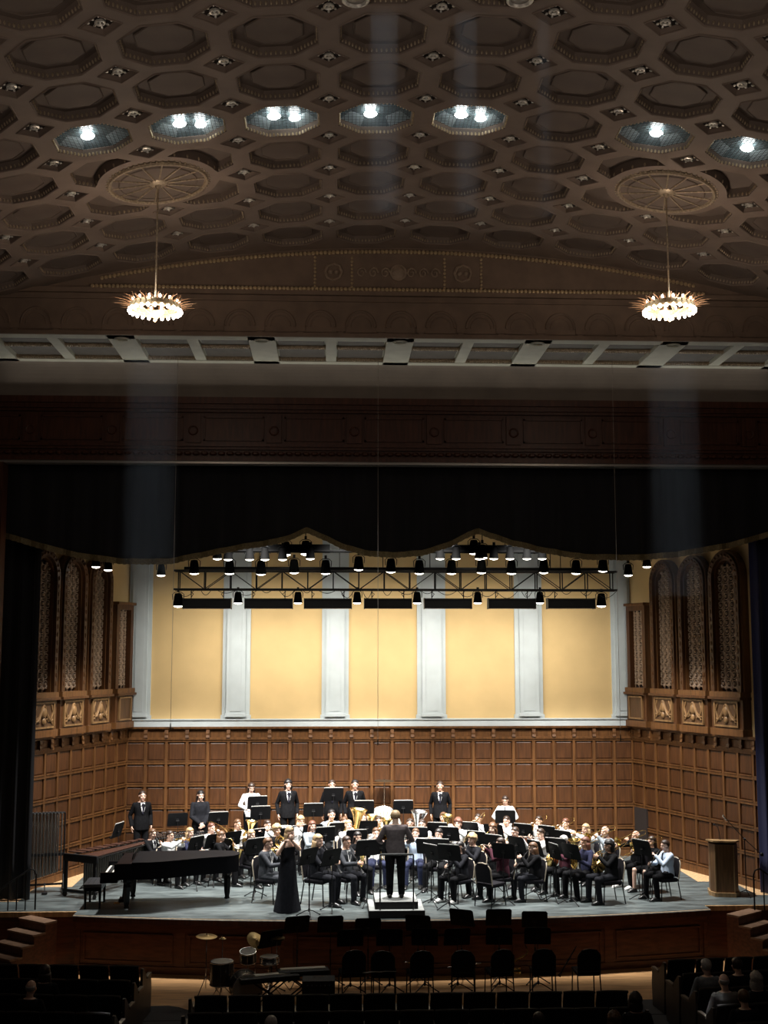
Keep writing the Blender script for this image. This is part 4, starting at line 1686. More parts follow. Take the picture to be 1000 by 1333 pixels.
# ---- wind instruments in the space of the player that holds them ------------------
MTH = Vector((0, -.098, 1.128))


def bellp(mb, c, ax, r0, r1, L, n=18, mi=0, k=2.6):
    prof = []
    for i in range(11):
        t = i / 10
        prof.append((r0 + (r1 - r0) * t ** k, L * t))
    prof.append((r1 * 1.03, L + .003))
    prof.append((r1 * .98, L + .004))
    for i in range(9, -1, -1):
        t = i / 10
        prof.append((max(.001, (r0 + (r1 - r0) * t ** k) - .004), L * t + .004))
    mb.lathe(prof, n, c, ax, mi)


def inst_clarinet(oboe=False):
    a, b = MTH + Vector((0, -.005, -.005)), Vector((0, -.50, .62))
    d = (b - a).normalized()
    body, keys, bell, mp = MB(), MB(), MB(), MB()
    body.tube([a + d * .09, b - d * .08], [.0135, .0145], 10)
    for t in (.09, .30, .31, .52):
        body.lathe([(.0135, -.012), (.0185, -.010), (.0185, .010), (.0135, .012)], 10, a + d * t, d)
    mp.tube([a, a + d * .05, a + d * .09], [.006, .012, .013], 8)
    bellp(bell, b - d * .09, d, .0145, .034, .10, 14, 0, 2)
    u = frame(d)[0]
    for i in range(11):
        p = a + d * (.13 + .034 * i) + Vector((0, -.014, .008))
        keys.lathe([(0, 0), (.009, 0), (.009, .003), (0, .004)], 8, p, (0, -.8, .55))
    for q in (-1, 1):
        keys.tube([a + d * .14 + Vector((q * .014, 0, 0)), a + d * .48 + Vector((q * .015, 0, 0))], .0028, 5)
    return [('body', body, BLACKMATT), ('mouthpiece', mp, BLACKMATT), ('bell', bell, BLACKMATT), ('keys', keys, SILVER)]


def inst_flute(dz=0.0, dy=0.0):
    z, y = MTH.z - .005 + dz, MTH.y - .014 + dy
    a, b = Vector((.09, y + .01, z + .005)), Vector((-.57, y - .06, z - .03))
    body, keys, lp = MB(), MB(), MB()
    d = (b - a).normalized()
    body.tube([a, b], .0105, 10)
    body.ell(a, (.0115, .0115, .0115), 8, 6)
    for t in (.21, .56):
        body.lathe([(.0105, -.01), (.013, -.009), (.013, .009), (.0105, .01)], 10, a + d * t, d)
    lp.ell(a + d * .09 + Vector((0, .004, .010)), (.022, .012, .005), 10, 6)
    for i in range(13):
        keys.lathe([(0, 0), (.0085, 0), (.0085, .004), (0, .005)], 8, a + d * (.25 + .029 * i) + Vector((0, -.002, .010)), (0, -.25, 1))
    keys.tube([a + d * .23 + Vector((0, .012, .004)), a + d * .62 + Vector((0, .012, .004))], .0025, 5)
    return [('tube', body, SILVER), ('lip_plate', lp, SILVER), ('keys', keys, SILVER)]


def inst_trumpet():
    tb, bell, mp = MB(), MB(), MB()
    a = MTH
    mp.tube([a, a + Vector((0, -.03, 0)), a + Vector((0, -.08, -.002))], [.013, .006, .006], 8)
    tb.tube([a + Vector((0, -.08, 0)), (0, -.50, 1.145), (0, -.54, 1.13), (0, -.54, 1.085), (0, -.50, 1.07), (0, -.28, 1.07)], .0065, 7)
    tb.tube([(0, -.24, 1.145 - .002), (0, -.20, 1.14), (0, -.185, 1.11), (0, -.20, 1.075), (0, -.30, 1.07)], .0065, 7)
    bellp(bell, Vector((0, -.28, 1.148)), Vector((0, -1, 0)), .0065, .062, .36, 18, 0, 4)
    out = [('tubing', tb, BRASS), ('bell', bell, BRASS), ('mouthpiece', mp, SILVER)]
    for i in range(3):
        v = MB()
        v.lathe([(.012, -.05), (.0135, -.05), (.0135, .05), (.006, .055), (.006, .07), (.011, .072), (.011, .078), (0, .079)], 10, (0, -.33 - .034 * i, 1.095))
        out.append(('valve', v, BRASS))
    return out


def inst_trombone():
    sl, bell, mp, tun = MB(), MB(), MB(), MB()
    d = Vector((-.02, -.93, -.30)).normalized()
    a = MTH
    mp.tube([a, a + d * .04, a + d * .08], [.015, .007, .007], 8)
    off = Vector((0, -.06, -.085)).normalized() * .085
    e = a + d * .95
    sl.tube([a + d * .08, e, e + d * .04 + off * .2, e + d * .05 + off * .5, e + d * .04 + off * .8, e + off, a + d * .15 + off], .0075, 7)
    for t in (.18, .45):
        sl.tube([a + d * t, a + d * t + off], .006, 6)
    s = Vector((.10, 0, .03))
    c = a + d * .15 + off
    back = a + Vector((.10, .30, .09))
    tun.tube([c, c + Vector((.05, .02, .01)), a + s + Vector((0, .05, 0)), back + Vector((0, -.05, -.005)), back + Vector((0, .02, .01)), back + Vector((0, .05, .05)), back + Vector((0, .02, .10)), back + Vector((0, -.06, .105)), a + s + Vector((0, -.12, .10))], .0085, 7)
    bellp(bell, a + s + Vector((0, -.12, .10)), d, .010, .105, .42, 20, 0, 3.6)
    return [('slide', sl, BRASS), ('tuning_tube', tun, BRASS), ('bell', bell, BRASS), ('mouthpiece', mp, SILVER)]


def inst_horn():
    t, bell, mp = MB(), MB(), MB()
    c = Vector((-.05, -.235, .93))
    x = Vector((.35, -.75, -.05)).normalized()
    y = Vector((0, .25, 1)).normalized()
    for r, o in ((.15, 0), (.135, .022), (.115, -.02)):
        nrm = x.cross(y)
        t.tube([c + (x * math.cos(q * PI / 14) + y * math.sin(q * PI / 14)) * r + nrm * o for q in range(28)], .0095, 6, 0, True)
    for q in range(3):
        p = c + x * (.03 * q - .02)
        t.tube([p + y * -.06, p + y * .06], .015, 8)
        t.tube([p + x * .01 + y * .02, p + y * .10, p - x * .03 + y * .06], .007, 6)
    mp.tube([MTH, MTH + (c - MTH) * .12, c + y * .15 + x * .02], [.013, .006, .008], 7)
    bellp(bell, c - y * .13 + x * .02, Vector((-.75, .55, -.28)).normalized(), .018, .150, .26, 22, 0, 2.4)
    return [('coiled_tubing', t, BRASS), ('mouthpipe', mp, BRASS), ('bell', bell, BRASS)]


def inst_sax():
    b, bell, keys, mp = MB(), MB(), MB(), MB()
    m = MTH
    mp.tube([m, m + Vector((0, -.07, .0))], [.008, .014], 8)
    P = [m + Vector((0, -.07, 0)), m + Vector((0, -.13, .005)), m + Vector((-.01, -.175, -.03)), m + Vector((-.015, -.19, -.09)), Vector((-.07, -.34, .70)), Vector((-.075, -.37, .645)), Vector((-.078, -.415, .625)), Vector((-.08, -.455, .65)), Vector((-.08, -.465, .70))]
    b.tube(P, [.010, .011, .012, .013, .028, .031, .034, .037, .040], 10)
    bellp(bell, Vector((-.08, -.465, .69)), Vector((.02, -.25, 1)).normalized(), .040, .068, .20, 18, 0, 2.6)
    for i in range(10):
        t = i / 9
        p = P[3].lerp(P[4], t)
        keys.lathe([(0, 0), (.012 + .006 * t, 0), (.012 + .006 * t, .006), (0, .008)], 8, p + Vector((.0, -.016 - .014 * t, .006)), (0, -.85, .4))
    keys.tube([P[3] + Vector((.022, 0, 0)), P[4] + Vector((.034, 0, 0))], .004, 5)
    keys.tube([P[3] + Vector((-.022, 0, 0)), P[4] + Vector((-.034, 0, 0))], .004, 5)
    return [('body', b, BRASS), ('bell', bell, BRASS), ('keys', keys, BRASS), ('mouthpiece', mp, BLACKMATT)]


def inst_euph(k=1.0, metal=None, bx=.12, zb=1.30):
    metal = metal or BRASS
    t, bell, mp = MB(), MB(), MB()
    c = Vector((.05, -.30, .86))
    for r1, r2, o in ((.11, .20, 0), (.085, .165, .03), (.10, .18, -.035)):
        t.tube([c + Vector((math.cos(q * PI / 12) * r1 * k, o, math.sin(q * PI / 12) * r2 * k)) for q in range(24)], .016 * k, 8, 0, True)
    for q in range(4):
        p = c + Vector((-.06 + .032 * q, -.035, -.02))
        t.tube([p + Vector((0, 0, -.09)), p + Vector((0, 0, .09))], .014, 8)
        t.tube([p + Vector((0, 0, .09)), p + Vector((0, 0, .115))], .008, 6)
    mp.tube([MTH, MTH + Vector((.02, -.06, -.03)), c + Vector((.03, .02, .19 * k))], [.015, .008, .010], 8)
    bellp(bell, c + Vector((bx - .05, -.01, .02)), Vector((.10, -.10, 1)).normalized(), .036 * k, .145 * k, (zb - .88), 24, 0, 3)
    return [('tubing', t, metal), ('mouthpipe', mp, metal), ('bell', bell, metal)]


def inst_tuba(metal=None):
    metal = metal or SILVER
    t, bell, mp = MB(), MB(), MB()
    c = Vector((.05, -.34, .86))
    for r1, r2, o, w in ((.17, .28, 0, .034), (.13, .23, .05, .022), (.15, .25, -.05, .02)):
        t.tube([c + Vector((math.cos(q * PI / 14) * r1, o, math.sin(q * PI / 14) * r2)) for q in range(28)], w, 8, 0, True)
    for q in range(4):
        p = c + Vector((-.07 + .045 * q, -.06, -.02))
        t.tube([p + Vector((0, 0, -.11)), p + Vector((0, 0, .12))], .017, 8)
    mp.tube([MTH, MTH + Vector((.02, -.08, -.02)), c + Vector((.06, .03, .26))], [.017, .009, .012], 8)
    bellp(bell, c + Vector((.13, 0, .02)), Vector((.12, -.04, 1)).normalized(), .06, .215, .66, 28, 0, 3)
    return [('tubing', t, metal), ('mouthpipe', mp, metal), ('bell', bell, metal)]


ISPEC = {}


def inst_spec(kind):
    if kind not in ISPEC:
        parts = {'clarinet': inst_clarinet, 'flute': inst_flute, 'solo_flute': lambda: inst_flute(.39, -.06), 'trumpet': inst_trumpet, 'trombone': inst_trombone, 'horn': inst_horn,
                 'sax': inst_sax, 'euph': inst_euph, 'tuba': inst_tuba, 'brass_tuba': lambda: inst_tuba(BRASS)}[kind]()
        allv = [Vector(p) for _, mb, _ in parts for p in mb.v]
        c = Vector([(min(p[i] for p in allv) + max(p[i] for p in allv)) / 2 for i in range(3)])
        c.z = min(p.z for p in allv)
        out = []
        for nm, mb, mt in parts:
            mb.v = [(p[0] - c.x, p[1] - c.y, p[2] - c.z) for p in mb.v]
            out.append((nm, mb.mesh(nm, mt), []))
        ISPEC[kind] = (c, out)
    return ISPEC[kind]


INAME = {'clarinet': ('clarinet', 'black clarinet with silver keys'), 'flute': ('flute', 'silver flute'), 'solo_flute': ('flute', 'silver flute'), 'trumpet': ('trumpet', 'brass trumpet'), 'trombone': ('trombone', 'brass slide trombone'),
         'horn': ('french_horn', 'coiled brass french horn'), 'sax': ('saxophone', 'brass saxophone'), 'euph': ('euphonium', 'brass euphonium'), 'tuba': ('tuba', 'silver tuba'), 'brass_tuba': ('tuba', 'brass tuba')}


def give(kind, proot, who):
    c, sp = inst_spec(kind)
    nm, lab = INAME[kind]
    M = Matrix.LocRotScale(proot.location, proot.rotation_euler, proot.scale)
    root = thing(nm, lab + ' held by the ' + who, nm.replace('_', ' '), M @ c, proot.rotation_euler.z, 'wind instruments of the band', proot.scale)
    put(sp, root)


# ---- grand piano --------------------------------------------------------------
def grand_piano(loc, rz):
    root = thing('grand_piano', 'black lacquered grand piano with closed lid standing at the left of the stage', 'piano', loc, rz)
    # keyboard along y at x = 0 (player at -x), tail towards +x; treble (curved) side is -y
    L, W = 2.50, 1.44
    kx = .92
    out = [(x * kx, y) for x, y in [(.0, W / 2), (1.4, W / 2), (2.2, W / 2 - .02), (2.55, W / 2 - .12), (2.70, W / 2 - .36), (2.70, .12), (2.60, -.02), (2.40, -.12), (2.05, -.22), (1.70, -.34), (1.35, -.50), (1.05, -.62), (.75, -.70), (.45, -W / 2 + .01), (0, -W / 2)]]
    m = MB()
    m.prism([(x, y, 0) for x, y in out], (0, 0, .66), (0, 0, .985))
    obj('case', m, LACQUER, root, angle=.5)
    m = MB()
    o2 = [(x * 1.004 - .0, y * 1.015) for x, y in out]
    o2[0], o2[-1] = (.30, W / 2 * 1.015), (.30, -W / 2 * 1.015)
    m.prism([(x, y, 0) for x, y in o2], (0, 0, .988), (0, 0, 1.010))
    obj('lid', m, mat('dull_black_lid', (.004, .004, .005), .5, spec=.08), root, angle=.5)
    m = MB()
    m.cbox(-.34, .02, -W / 2, W / 2, .60, .70, .012)
    for q in (-1, 1):
        m.cbox(-.34, .02, q * (W / 2 - .04) - .04, q * (W / 2 - .04) + .04, .60, .82, .02)
        m.cbox(-.06, .30, q * (W / 2 - .03) - .03, q * (W / 2 - .03) + .03, .70, .985, .015)
    m.box(-.05, .02, -W / 2 + .06, W / 2 - .06, .70, .93)
    obj('key_bed', m, LACQUER, root)
    m = MB()
    kw = (W - .20) / 52
    for i in range(52):
        y = -W / 2 + .10 + i * kw
        m.box(-.30, -.16, y + .0008, y + kw - .0008, .705, .732, 0)
        if i % 7 in (0, 1, 3, 4, 5) and i < 51:
            m.box(-.25, -.16, y + kw * .68, y + kw * 1.32, .732, .745, 1)
    m.box(-.16, -.05, -W / 2 + .10, W / 2 - .10, .705, .732, 0)
    obj('keyboard', m, [IVORY, BLACKMATT], root, smooth=False)
    m = MB()
    m.T = Matrix.Translation((.26, 0, 1.015)) @ Matrix.Rotation(math.radians(14), 4, 'Y')
    m.cbox(0, .02, -.38, .38, 0, .13, .006)
    obj('music_desk', m, LACQUER, root)
    for (x, y) in ((.20, .60), (.20, -.60), (2.24, .22)):
        m = MB()
        m.lathe([(.085, .66), (.085, .60), (.06, .56), (.075, .50), (.06, .20), (.045, .12), (.055, .10), (.055, .07), (.02, .07)], 4, (x, y, 0))
        lg = obj('leg', m, LACQUER, root, smooth=False)
        m = MB()
        m.lathe([(0, -.012), (.036, -.012), (.036, .012), (0, .012)], 14, (x, y, .036), (0, 1, 0))
        m.tube([(x, y, .08), (x, y, .036)], .016, 8)
        obj('caster', m, CHROME, lg)
    m = MB()
    for y in (-.10, .10):
        m.tube([(.10, y, .62), (.06, y * .8, .16)], .016, 8)
    m.cbox(-.02, .14, -.14, .14, .10, .17, .01)
    ly = obj('pedal_lyre', m, LACQUER, root)
    m = MB()
    for y in (-.08, 0, .08):
        m.cbox(-.13, .0, y - .02, y + .02, .055, .07, .005)
    obj('pedals', m, BRASS, ly)
    return root


def piano_bench(loc, rz):
    root = thing('piano_bench', 'black padded piano bench at the keyboard end of the grand piano', 'bench', loc, rz)
    m = MB()
    m.cbox(-.19, .19, -.40, .40, .44, .51, .025)
    for i in range(3):
        for j in range(6):
            m.ell((-.1 + .1 * i, -.30 + .12 * j, .512), (.012, .012, .006), 6, 4)
    obj('cushion', m, mat('bench_leather', (.03, .03, .032), .3), root)
    m = MB()
    m.cbox(-.18, .18, -.39, .39, .36, .44, .008)
    obj('apron', m, LACQUER, root)
    for x in (-.15, .15):
        for y in (-.35, .35):
            m = MB()
            m.lathe([(.034, .36), (.030, .30), (.022, .03), (.026, .0)], 10, (x, y, 0))
            obj('leg', m, LACQUER, root)


def mallet_instrument(name, label, cat, loc, rz, L, w0, w1, h, barm, n, tubes=True):
    """bars along x, low end at -x"""
    root = thing(name, label, cat, loc, rz)
    m = MB()
    for q in (-1, 1):
        m.cbox(q * L / 2 - .03, q * L / 2 + .03, -w0 / 2 if q < 0 else -w1 / 2, w0 / 2 if q < 0 else w1 / 2, h - .14, h + .02, .01)
        for y in (-1, 1):
            ww = (w0 if q < 0 else w1) / 2 - .06
            m.cbox(q * L / 2 - .03, q * L / 2 + .03, y * ww - .035, y * ww + .035, .10, h - .13, .01)
        m.cbox(q * L / 2 - .035, q * L / 2 + .035, -(w0 if q < 0 else w1) / 2, (w0 if q < 0 else w1) / 2, .10, .16, .01)
    for y in (-1, 0, 1):
        m.tube([(-L / 2, y * (w0 / 2 - .06), h - .03), (L / 2, y * (w1 / 2 - .06), h - .03)], .018, 6)
    m.tube([(-L / 2, 0, .2), (L / 2, 0, .2)], .016, 6)
    m.tube([(-L / 2, 0, .2), (0, 0, h - .1), (L / 2, 0, .2)], .010, 6)
    obj('frame', m, BLACKMETAL, root)
    m = MB()
    for r in (0, 1):
        for i in range(n):
            if r and i % 7 in (2, 6):
                continue
            t = (i + (.5 if r else 0)) / n
            x = -L / 2 + .07 + t * (L - .14)
            wd = (w0 + (w1 - w0) * t)
            bl = (wd / 2 - .04) * (.92 - .15 * t)
            y = wd / 4 * (1 if r else -1)
            b = (L - .14) / n * .42
            m.cbox(x - b, x + b, y - bl / 2, y + bl / 2, h + (.035 if r else .0), h + (.058 if r else .023), .004)
    obj('bars', m, barm, root)
    if tubes:
        m = MB()
        for i in range(n):
            t = i / n
            x = -L / 2 + .07 + t * (L - .14)
            m.tube([(x, -.06, h - .05), (x, -.06, h - .12 - (.52 * (1 - t) + .08))], (L - .14) / n * .36, 8)
        obj('resonators', m, mat('dull_resonator', (.16, .155, .14), .4, .8), root)
    for q in (-1, 1):
        for y in (-1, 1):
            ww = (w0 if q < 0 else w1) / 2 - .06
            m = MB()
            m.lathe([(0, -.014), (.05, -.014), (.05, .014), (0, .014)], 14, (q * L / 2, y * ww, .05), (0, 1, 0))
            m.tube([(q * L / 2, y * ww, .05), (q * L / 2, y * ww, .11)], .012, 6)
            obj('wheel', m, BLACKMATT, root)
    return root


def tubular_chimes(loc, rz):
    root = thing('tubular_chimes', 'tall chrome tubular chimes in a wheeled frame beside the dark curtain', 'chimes', loc, rz)
    W, H = .80, 1.74
    m = MB()
    for q in (-1, 1):
        m.tube([(q * W / 2, 0, .12), (q * W / 2, 0, H)], .018, 8)
        m.tube([(q * W / 2, -.36, .10), (q * W / 2, .36, .10)], .020, 8)
        m.tube([(q * W / 2, -.22, .11), (q * W / 2, 0, .40)], .010, 6)
    m.tube([(-W / 2, 0, H), (W / 2, 0, H)], .022, 8)
    m.box(-W / 2, W / 2, -.05, .05, .80, .86)
    m.box(-W / 2, W / 2, -.02, .02, .16, .20)
    obj('frame', m, BLACKMETAL, root)
    for r in (0, 1):
        for i in range(10 if r == 0 else 8):
            x = -W / 2 + .065 + i * .0745 + (.037 if r else 0)
            m = MB()
            y = -.035 if r == 0 else .035
            zt, zb = H - .03 + (.03 if r else 0), .28 + .045 * (10 - i) * 0 + .02 * i
            m.tube([(x, y, zb), (x, y, zt)], .018, 10)
            m.lathe([(.018, 0), (.021, .003), (.021, .025), (0, .03)], 10, (x, y, zt))
            obj('chime_tube', m, mat('dark_chime_metal', (.36, .35, .33), .3, .9), root)
    for q in (-1, 1):
        for y in (-1, 1):
            m = MB()
            m.lathe([(0, -.018), (.065, -.018), (.07, 0), (.065, .018), (0, .018)], 16, (q * W / 2, y * .34, .07), (1, 0, 0))
            obj('wheel', m, BLACKMATT, root)
    m = MB()
    m.tube([(0, -.05, .22), (0, -.16, .04)], .012, 6)
    m.cbox(-.06, .06, -.28, -.12, .015, .045, .006)
    obj('damper_pedal', m, BLACKMETAL, root)


def drum(mb_shell, c, ax, r, L, n=28):
    mb_shell.lathe([(r, -L / 2), (r, L / 2)], n, c, ax)


def drum_thing(name, label, cat, loc, rz, r, L, axis, h, shell, head, legs='tripod', group=None):
    root = thing(name, label, cat, loc, rz, group)
    c = Vector((0, 0, h))
    ax = Vector(axis).normalized()
    m = MB()
    m.lathe([(r * .98, -L / 2), (r, -L / 2 + .01), (r, L / 2 - .01), (r * .98, L / 2)], 30, c, ax)
    obj('shell', m, shell, root)
    for q in (-1, 1):
        m = MB()
        m.lathe([(0, L / 2 + .004), (r * .97, L / 2 + .004), (r * .99, L / 2 - .004)], 30, c, ax * q)
        obj('drum_head', m, head, root)
        m = MB()
        x, y, z = frame(ax)
        m.tube([c + ax * q * (L / 2 - .006) + (x * math.cos(a * PI / 16) + y * math.sin(a * PI / 16)) * (r * 1.02) for a in range(32)], .012, 6, 0, True)
        obj('hoop', m, CHROME, root)
    m = MB()
    x, y, z = frame(ax)
    for a in range(8):
        p = c + (x * math.cos(a * PI / 4) + y * math.sin(a * PI / 4)) * (r * 1.03)
        m.tube([p - ax * (L / 2 - .01), p + ax * (L / 2 - .01)], .006, 5)
        m.ell(p, (.014, .014, .014), 6, 5)
    obj('tension_rods', m, CHROME, root)
    if legs == 'tripod':
        s = MB()
        zb = h - (L / 2 if abs(ax.z) > .5 else r)
        s.tube([(0, 0, zb), (0, 0, .15)], .013, 8)
        for k in range(3):
            a = k * 2 * PI / 3 + .4
            s.tube([(0, 0, zb - .03), (r * .9 * math.cos(a), r * .9 * math.sin(a), zb + .03)], .008, 6)
            s.tube([(0, 0, .30), (.26 * math.cos(a), .26 * math.sin(a), .012)], .010, 6)
        obj('stand', s, CHROME, root)
    elif legs == 'cradle':
        s = MB()
        for q in (-1, 1):
            s.tube([(q * r * .8, -L / 2, .02), (q * r * .8, -L / 2, h - r * .3), (q * r * .75, 0, h - r * .6)], .018, 6)
            s.tube([(q * r * .8, L / 2, .02), (q * r * .8, L / 2, h - r * .3), (q * r * .75, 0, h - r * .6)], .018, 6)
        s.tube([(-r * .8, -L / 2, .05), (r * .8, -L / 2, .05)], .016, 6)
        s.tube([(-r * .8, L / 2, .05), (r * .8, L / 2, .05)], .016, 6)
        obj('cradle', s, BLACKMETAL, root)
    return root


def cymbal_stand(loc, h, r, label, tilt=.1, hihat=False, mtl=None):
    root = thing('hi_hat' if hihat else 'cymbal_stand', label, 'cymbal', loc)
    s = MB()
    s.tube([(0, 0, .12), (0, 0, h + .05)], .010, 8)
    for k in range(3):
        a = k * 2 * PI / 3
        s.tube([(0, 0, .34), (.27 * math.cos(a), .27 * math.sin(a), .012)], .009, 6)
    obj('stand', s, CHROME, root)
    for q in ((0, 1) if hihat else (0,)):
        m = MB()
        ax = Vector((tilt, -tilt, 1)).normalized()
        sg = -1 if q else 1
        mtl = mtl or mat('cymbal_bronze', (.42, .30, .13), .35, .8)
        m.lathe([(.008, .03 * sg), (.03, .028 * sg), (.05, .012 * sg), (r, 0), (r, -.003 * sg), (.05, .008 * sg)], 28, (0, 0, h - .03 * q), ax)
        obj('cymbal', m, mtl or BRASS, root)


def rail(loc, pts, posts, label, rr=.018):
    root = thing('stair_handrail', label, 'handrail', loc)
    m = MB()
    m.tube(pts, rr, 8)
    obj('top_rail', m, BLACKMETAL, root)
    for (x, y, z0, z1) in posts:
        m = MB()
        m.tube([(x, y, z0), (x, y, z1)], .014, 8)
        obj('post', m, BLACKMETAL, root)


def theatre_seat_spec():
    b, s, a, l, a2, l2 = MB(), MB(), MB(), MB(), MB(), MB()
    rings = []
    for i in range(8):
        t = i / 7
        z = .36 + .56 * t
        w = .262 * (1 - .02 * max(0, t - .75) * 4)
        y = -.24 - .10 * t + .02 * math.sin(t * PI)
        rings.append([Vector((math.copysign(abs(math.cos(q * PI / 8)) ** .45, math.cos(q * PI / 8)) * w, y + math.copysign(abs(math.sin(q * PI / 8)) ** .6, math.sin(q * PI / 8)) * .04, z)) for q in range(16)])
    b.loft(rings)
    s.cbox(-.22, .22, -.20, .22, .38, .47, .03)
    c = MB()
    c.tube([(-.262, -.345, .915), (-.15, -.352, .925), (0, -.354, .928), (.15, -.352, .925), (.262, -.345, .915)], .022, 8)
    for q, a_, l_ in ((-1, a, l), (1, a2, l2)):
        a_.cbox(q * .262 - .025, q * .262 + .025, -.22, .18, .60, .635, .012)
        l_.cbox(q * .262 - .016, q * .262 + .016, -.20, .10, .0, .60, .006)
    return [('backrest', b.mesh('backrest', SEATCLOTH), [('top_rail', c.mesh('top_rail', SEATWOOD), [])]), ('seat', s.mesh('seat', SEATCLOTH), []),
            ('armrest', a.mesh('armrest', SEATWOOD), []), ('support', l.mesh('support', SEATWOOD), []), ('armrest', a2.mesh('armrest', SEATWOOD), []), ('support', l2.mesh('support', SEATWOOD), [])]
# ================================================================== THE BAND
FOCUS = Vector((0, 25.6, 0))


def face_to(p, q=FOCUS):
    d = Vector(q) - Vector(p)
    return math.atan2(d.x, -d.y)


def fwd(rz):
    return Vector((math.sin(rz), -math.cos(rz), 0))


# key, px of head, py of head top, foot py (front row only), pose, instrument, chair shown by itself,
# description, clothing ..., turn added to the facing
P_ = []


def pl(key, px, py, fy, pose_, inst, who, stand=1.05, music=False, turn=0, desk=None, **kw):
    P_.append(dict(key=key, px=px, py=py, fy=fy, pose=pose_, inst=inst, who=who, stand=stand, music=music, turn=turn, desk=desk, kw=kw))


suit = dict(topkind='jacket', top='black', shirt=True, tie=True)
# --- left of the conductor
pl('a1', 350, 1089, 1176, 'clarinet', 'clarinet', 'seated person in dark grey suit', None, top='darkgrey', topkind='jacket', legs='darkgrey', hair='brown', style='short', shirt=True)
pl('a3', 415, 1083, 1178, 'clarinet', 'clarinet', 'blond clarinettist in charcoal jacket', None, top='charcoal', topkind='jacket', legs='charcoal', hair='blond', style='long')
pl('a4', 452, 1087, 1174, 'clarinet', 'clarinet', 'person with glasses in open charcoal suit', None, top='darkgrey', topkind='jacket', legs='charcoal', hair='dark', style='short', shirt=True, glasses=True)
pl('a5', 466, 1081, None, 'sax', 'sax', 'smiling long-haired person behind the glasses wearer', None, top='black', hair='black', style='long')
pl('a13', 328, 1079, None, 'clarinet', 'clarinet', 'short-haired blond person in black jacket', None, top='black', topkind='jacket', hair='blond', style='short', shirt=True)
pl('a6', 407, 1067, None, 'clarinet', 'clarinet', 'auburn-haired person in slate-grey shirt', 1.10, True, top='grey', hair='red', style='long')
pl('a7', 432, 1052, None, 'horn', 'horn', 'black-haired person in grey pullover', 1.05, True, top='grey', hair='black', style='short', shirt=True)
pl('a8', 454, 1066, None, 'trumpet', 'trumpet', 'pink-cheeked blond person in white shirt', 1.05, True, top='white', hair='blond', style='short')
pl('a9', 473, 1057, None, 'euph', 'euph', 'brown-haired person left of the bass drum', 1.10, False, top='white', hair='brown', style='short')
pl('a10', 349, 1066, None, 'flute', 'flute', 'person with bun behind the suited clarinettist', 1.05, False, top='white', hair='dark', style='bun')
pl('a11', 361, 1072, None, 'horn', 'horn', 'curly blond person behind the standing soloist', None, top='black', hair='blond', style='curly')
pl('a12', 392, 1061, None, 'flute', 'flute', 'blond person below the snare drum', 1.05, False, top='white', hair='blond', style='mid')
pl('a14', 310, 1065, None, 'euph', 'euph', 'broad person in white shirt and tie', 1.0, True, top='white', hair='brown', style='short', tie=True)
pl('a15', 289, 1086, None, 'sax', 'sax', 'brown-haired person at the piano tail', None, turn=.5, top='black', hair='brown', style='long')
pl('a16', 276, 1070, None, 'trombone', 'trombone', 'auburn person in white shirt behind piano', 1.0, False, top='white', hair='red', style='short', tie=True)
pl('a17', 248, 1076, None, 'clarinet', 'clarinet', 'long-haired blond person behind the piano', 1.0, False, top='navy', hair='blond', style='long')
pl('a18', 222, 1080, None, 'trumpet', 'trumpet', 'white-sleeved person with glasses behind piano', 1.0, True, top='white', hair='dark', style='short', glasses=True)
pl('a19', 199, 1083, None, 'clarinet', 'clarinet', 'jacketed person nearest the piano keyboard', None, top='black', topkind='jacket', hair='brown', style='short', shirt=True, tie=True, glasses=True)
pl('a20', 490, 1076, None, 'trombone', 'trombone', 'jeans wearer left of the conductor', 1.0, False, top='white', legs='denim', hair='brown', style='short')
pl('t1', 534, 1064, None, 'euph', 'tuba', 'person hidden behind the silver tuba', None, top='black', hair='dark')
pl('t2', 449, 1062, None, 'euph', 'brass_tuba', 'person hidden behind the boxy brass tuba', None, top='white', hair='brown')
pl('t3', 493, 1061, None, 'euph', 'euph', 'euphonium player just behind the conductor', None, top='white', hair='dark')
# --- right of the conductor
pl('b20', 541, 1077, None, 'trumpet', 'trumpet', 'jeans wearer right of the conductor', None, top='paleblue', legs='denim', hair='brown', style='short')
pl('b21', 549, 1065, None, 'trumpet', 'trumpet', 'person with glasses below the tuba bell', 1.10, False, top='white', hair='dark', style='short', glasses=True)
pl('b22', 577, 1056, None, 'euph', 'euph', 'brown-haired person below the rightmost standing suit', 1.05, True, top='white', hair='brown', style='short')
pl('b23', 596, 1064, None, 'trumpet', 'trumpet', 'curly auburn person in white shirt', 1.05, False, top='white', hair='red', style='curly')
pl('b24', 571, 1077, None, 'flute', 'flute', 'black-haired person with bun, white top', 1.05, True, top='white', hair='black', style='bun')
pl('b25', 622, 1058, None, 'trombone', 'trombone', 'flat-haired person at the back row centre', 1.05, False, top='white', hair='dark', style='short')
pl('b26', 614, 1084, None, 'clarinet', 'clarinet', 'curly blond person in charcoal top', 1.05, False, top='charcoal', hair='blond', style='curly')
pl('b27', 598, 1094, 1176, 'clarinet', 'clarinet', 'long-haired person in pale shoes', 1.1, True, top='charcoal', legs='black', hair='black', style='long', shoes='whiteshoe')
pl('b28', 641, 1070, None, 'sax', 'sax', 'tousled brown-haired person in black', 1.05, True, top='black', hair='brown', style='mid')
pl('b30', 659, 1061, None, 'horn', 'horn', 'person hidden below the back timpanist', 1.05, False, top='white', hair='dark', style='short')
pl('b31', 670, 1075, None, 'sax', 'sax', 'glasses wearer in black, right half', 1.05, False, top='black', hair='dark', style='short', glasses=True)
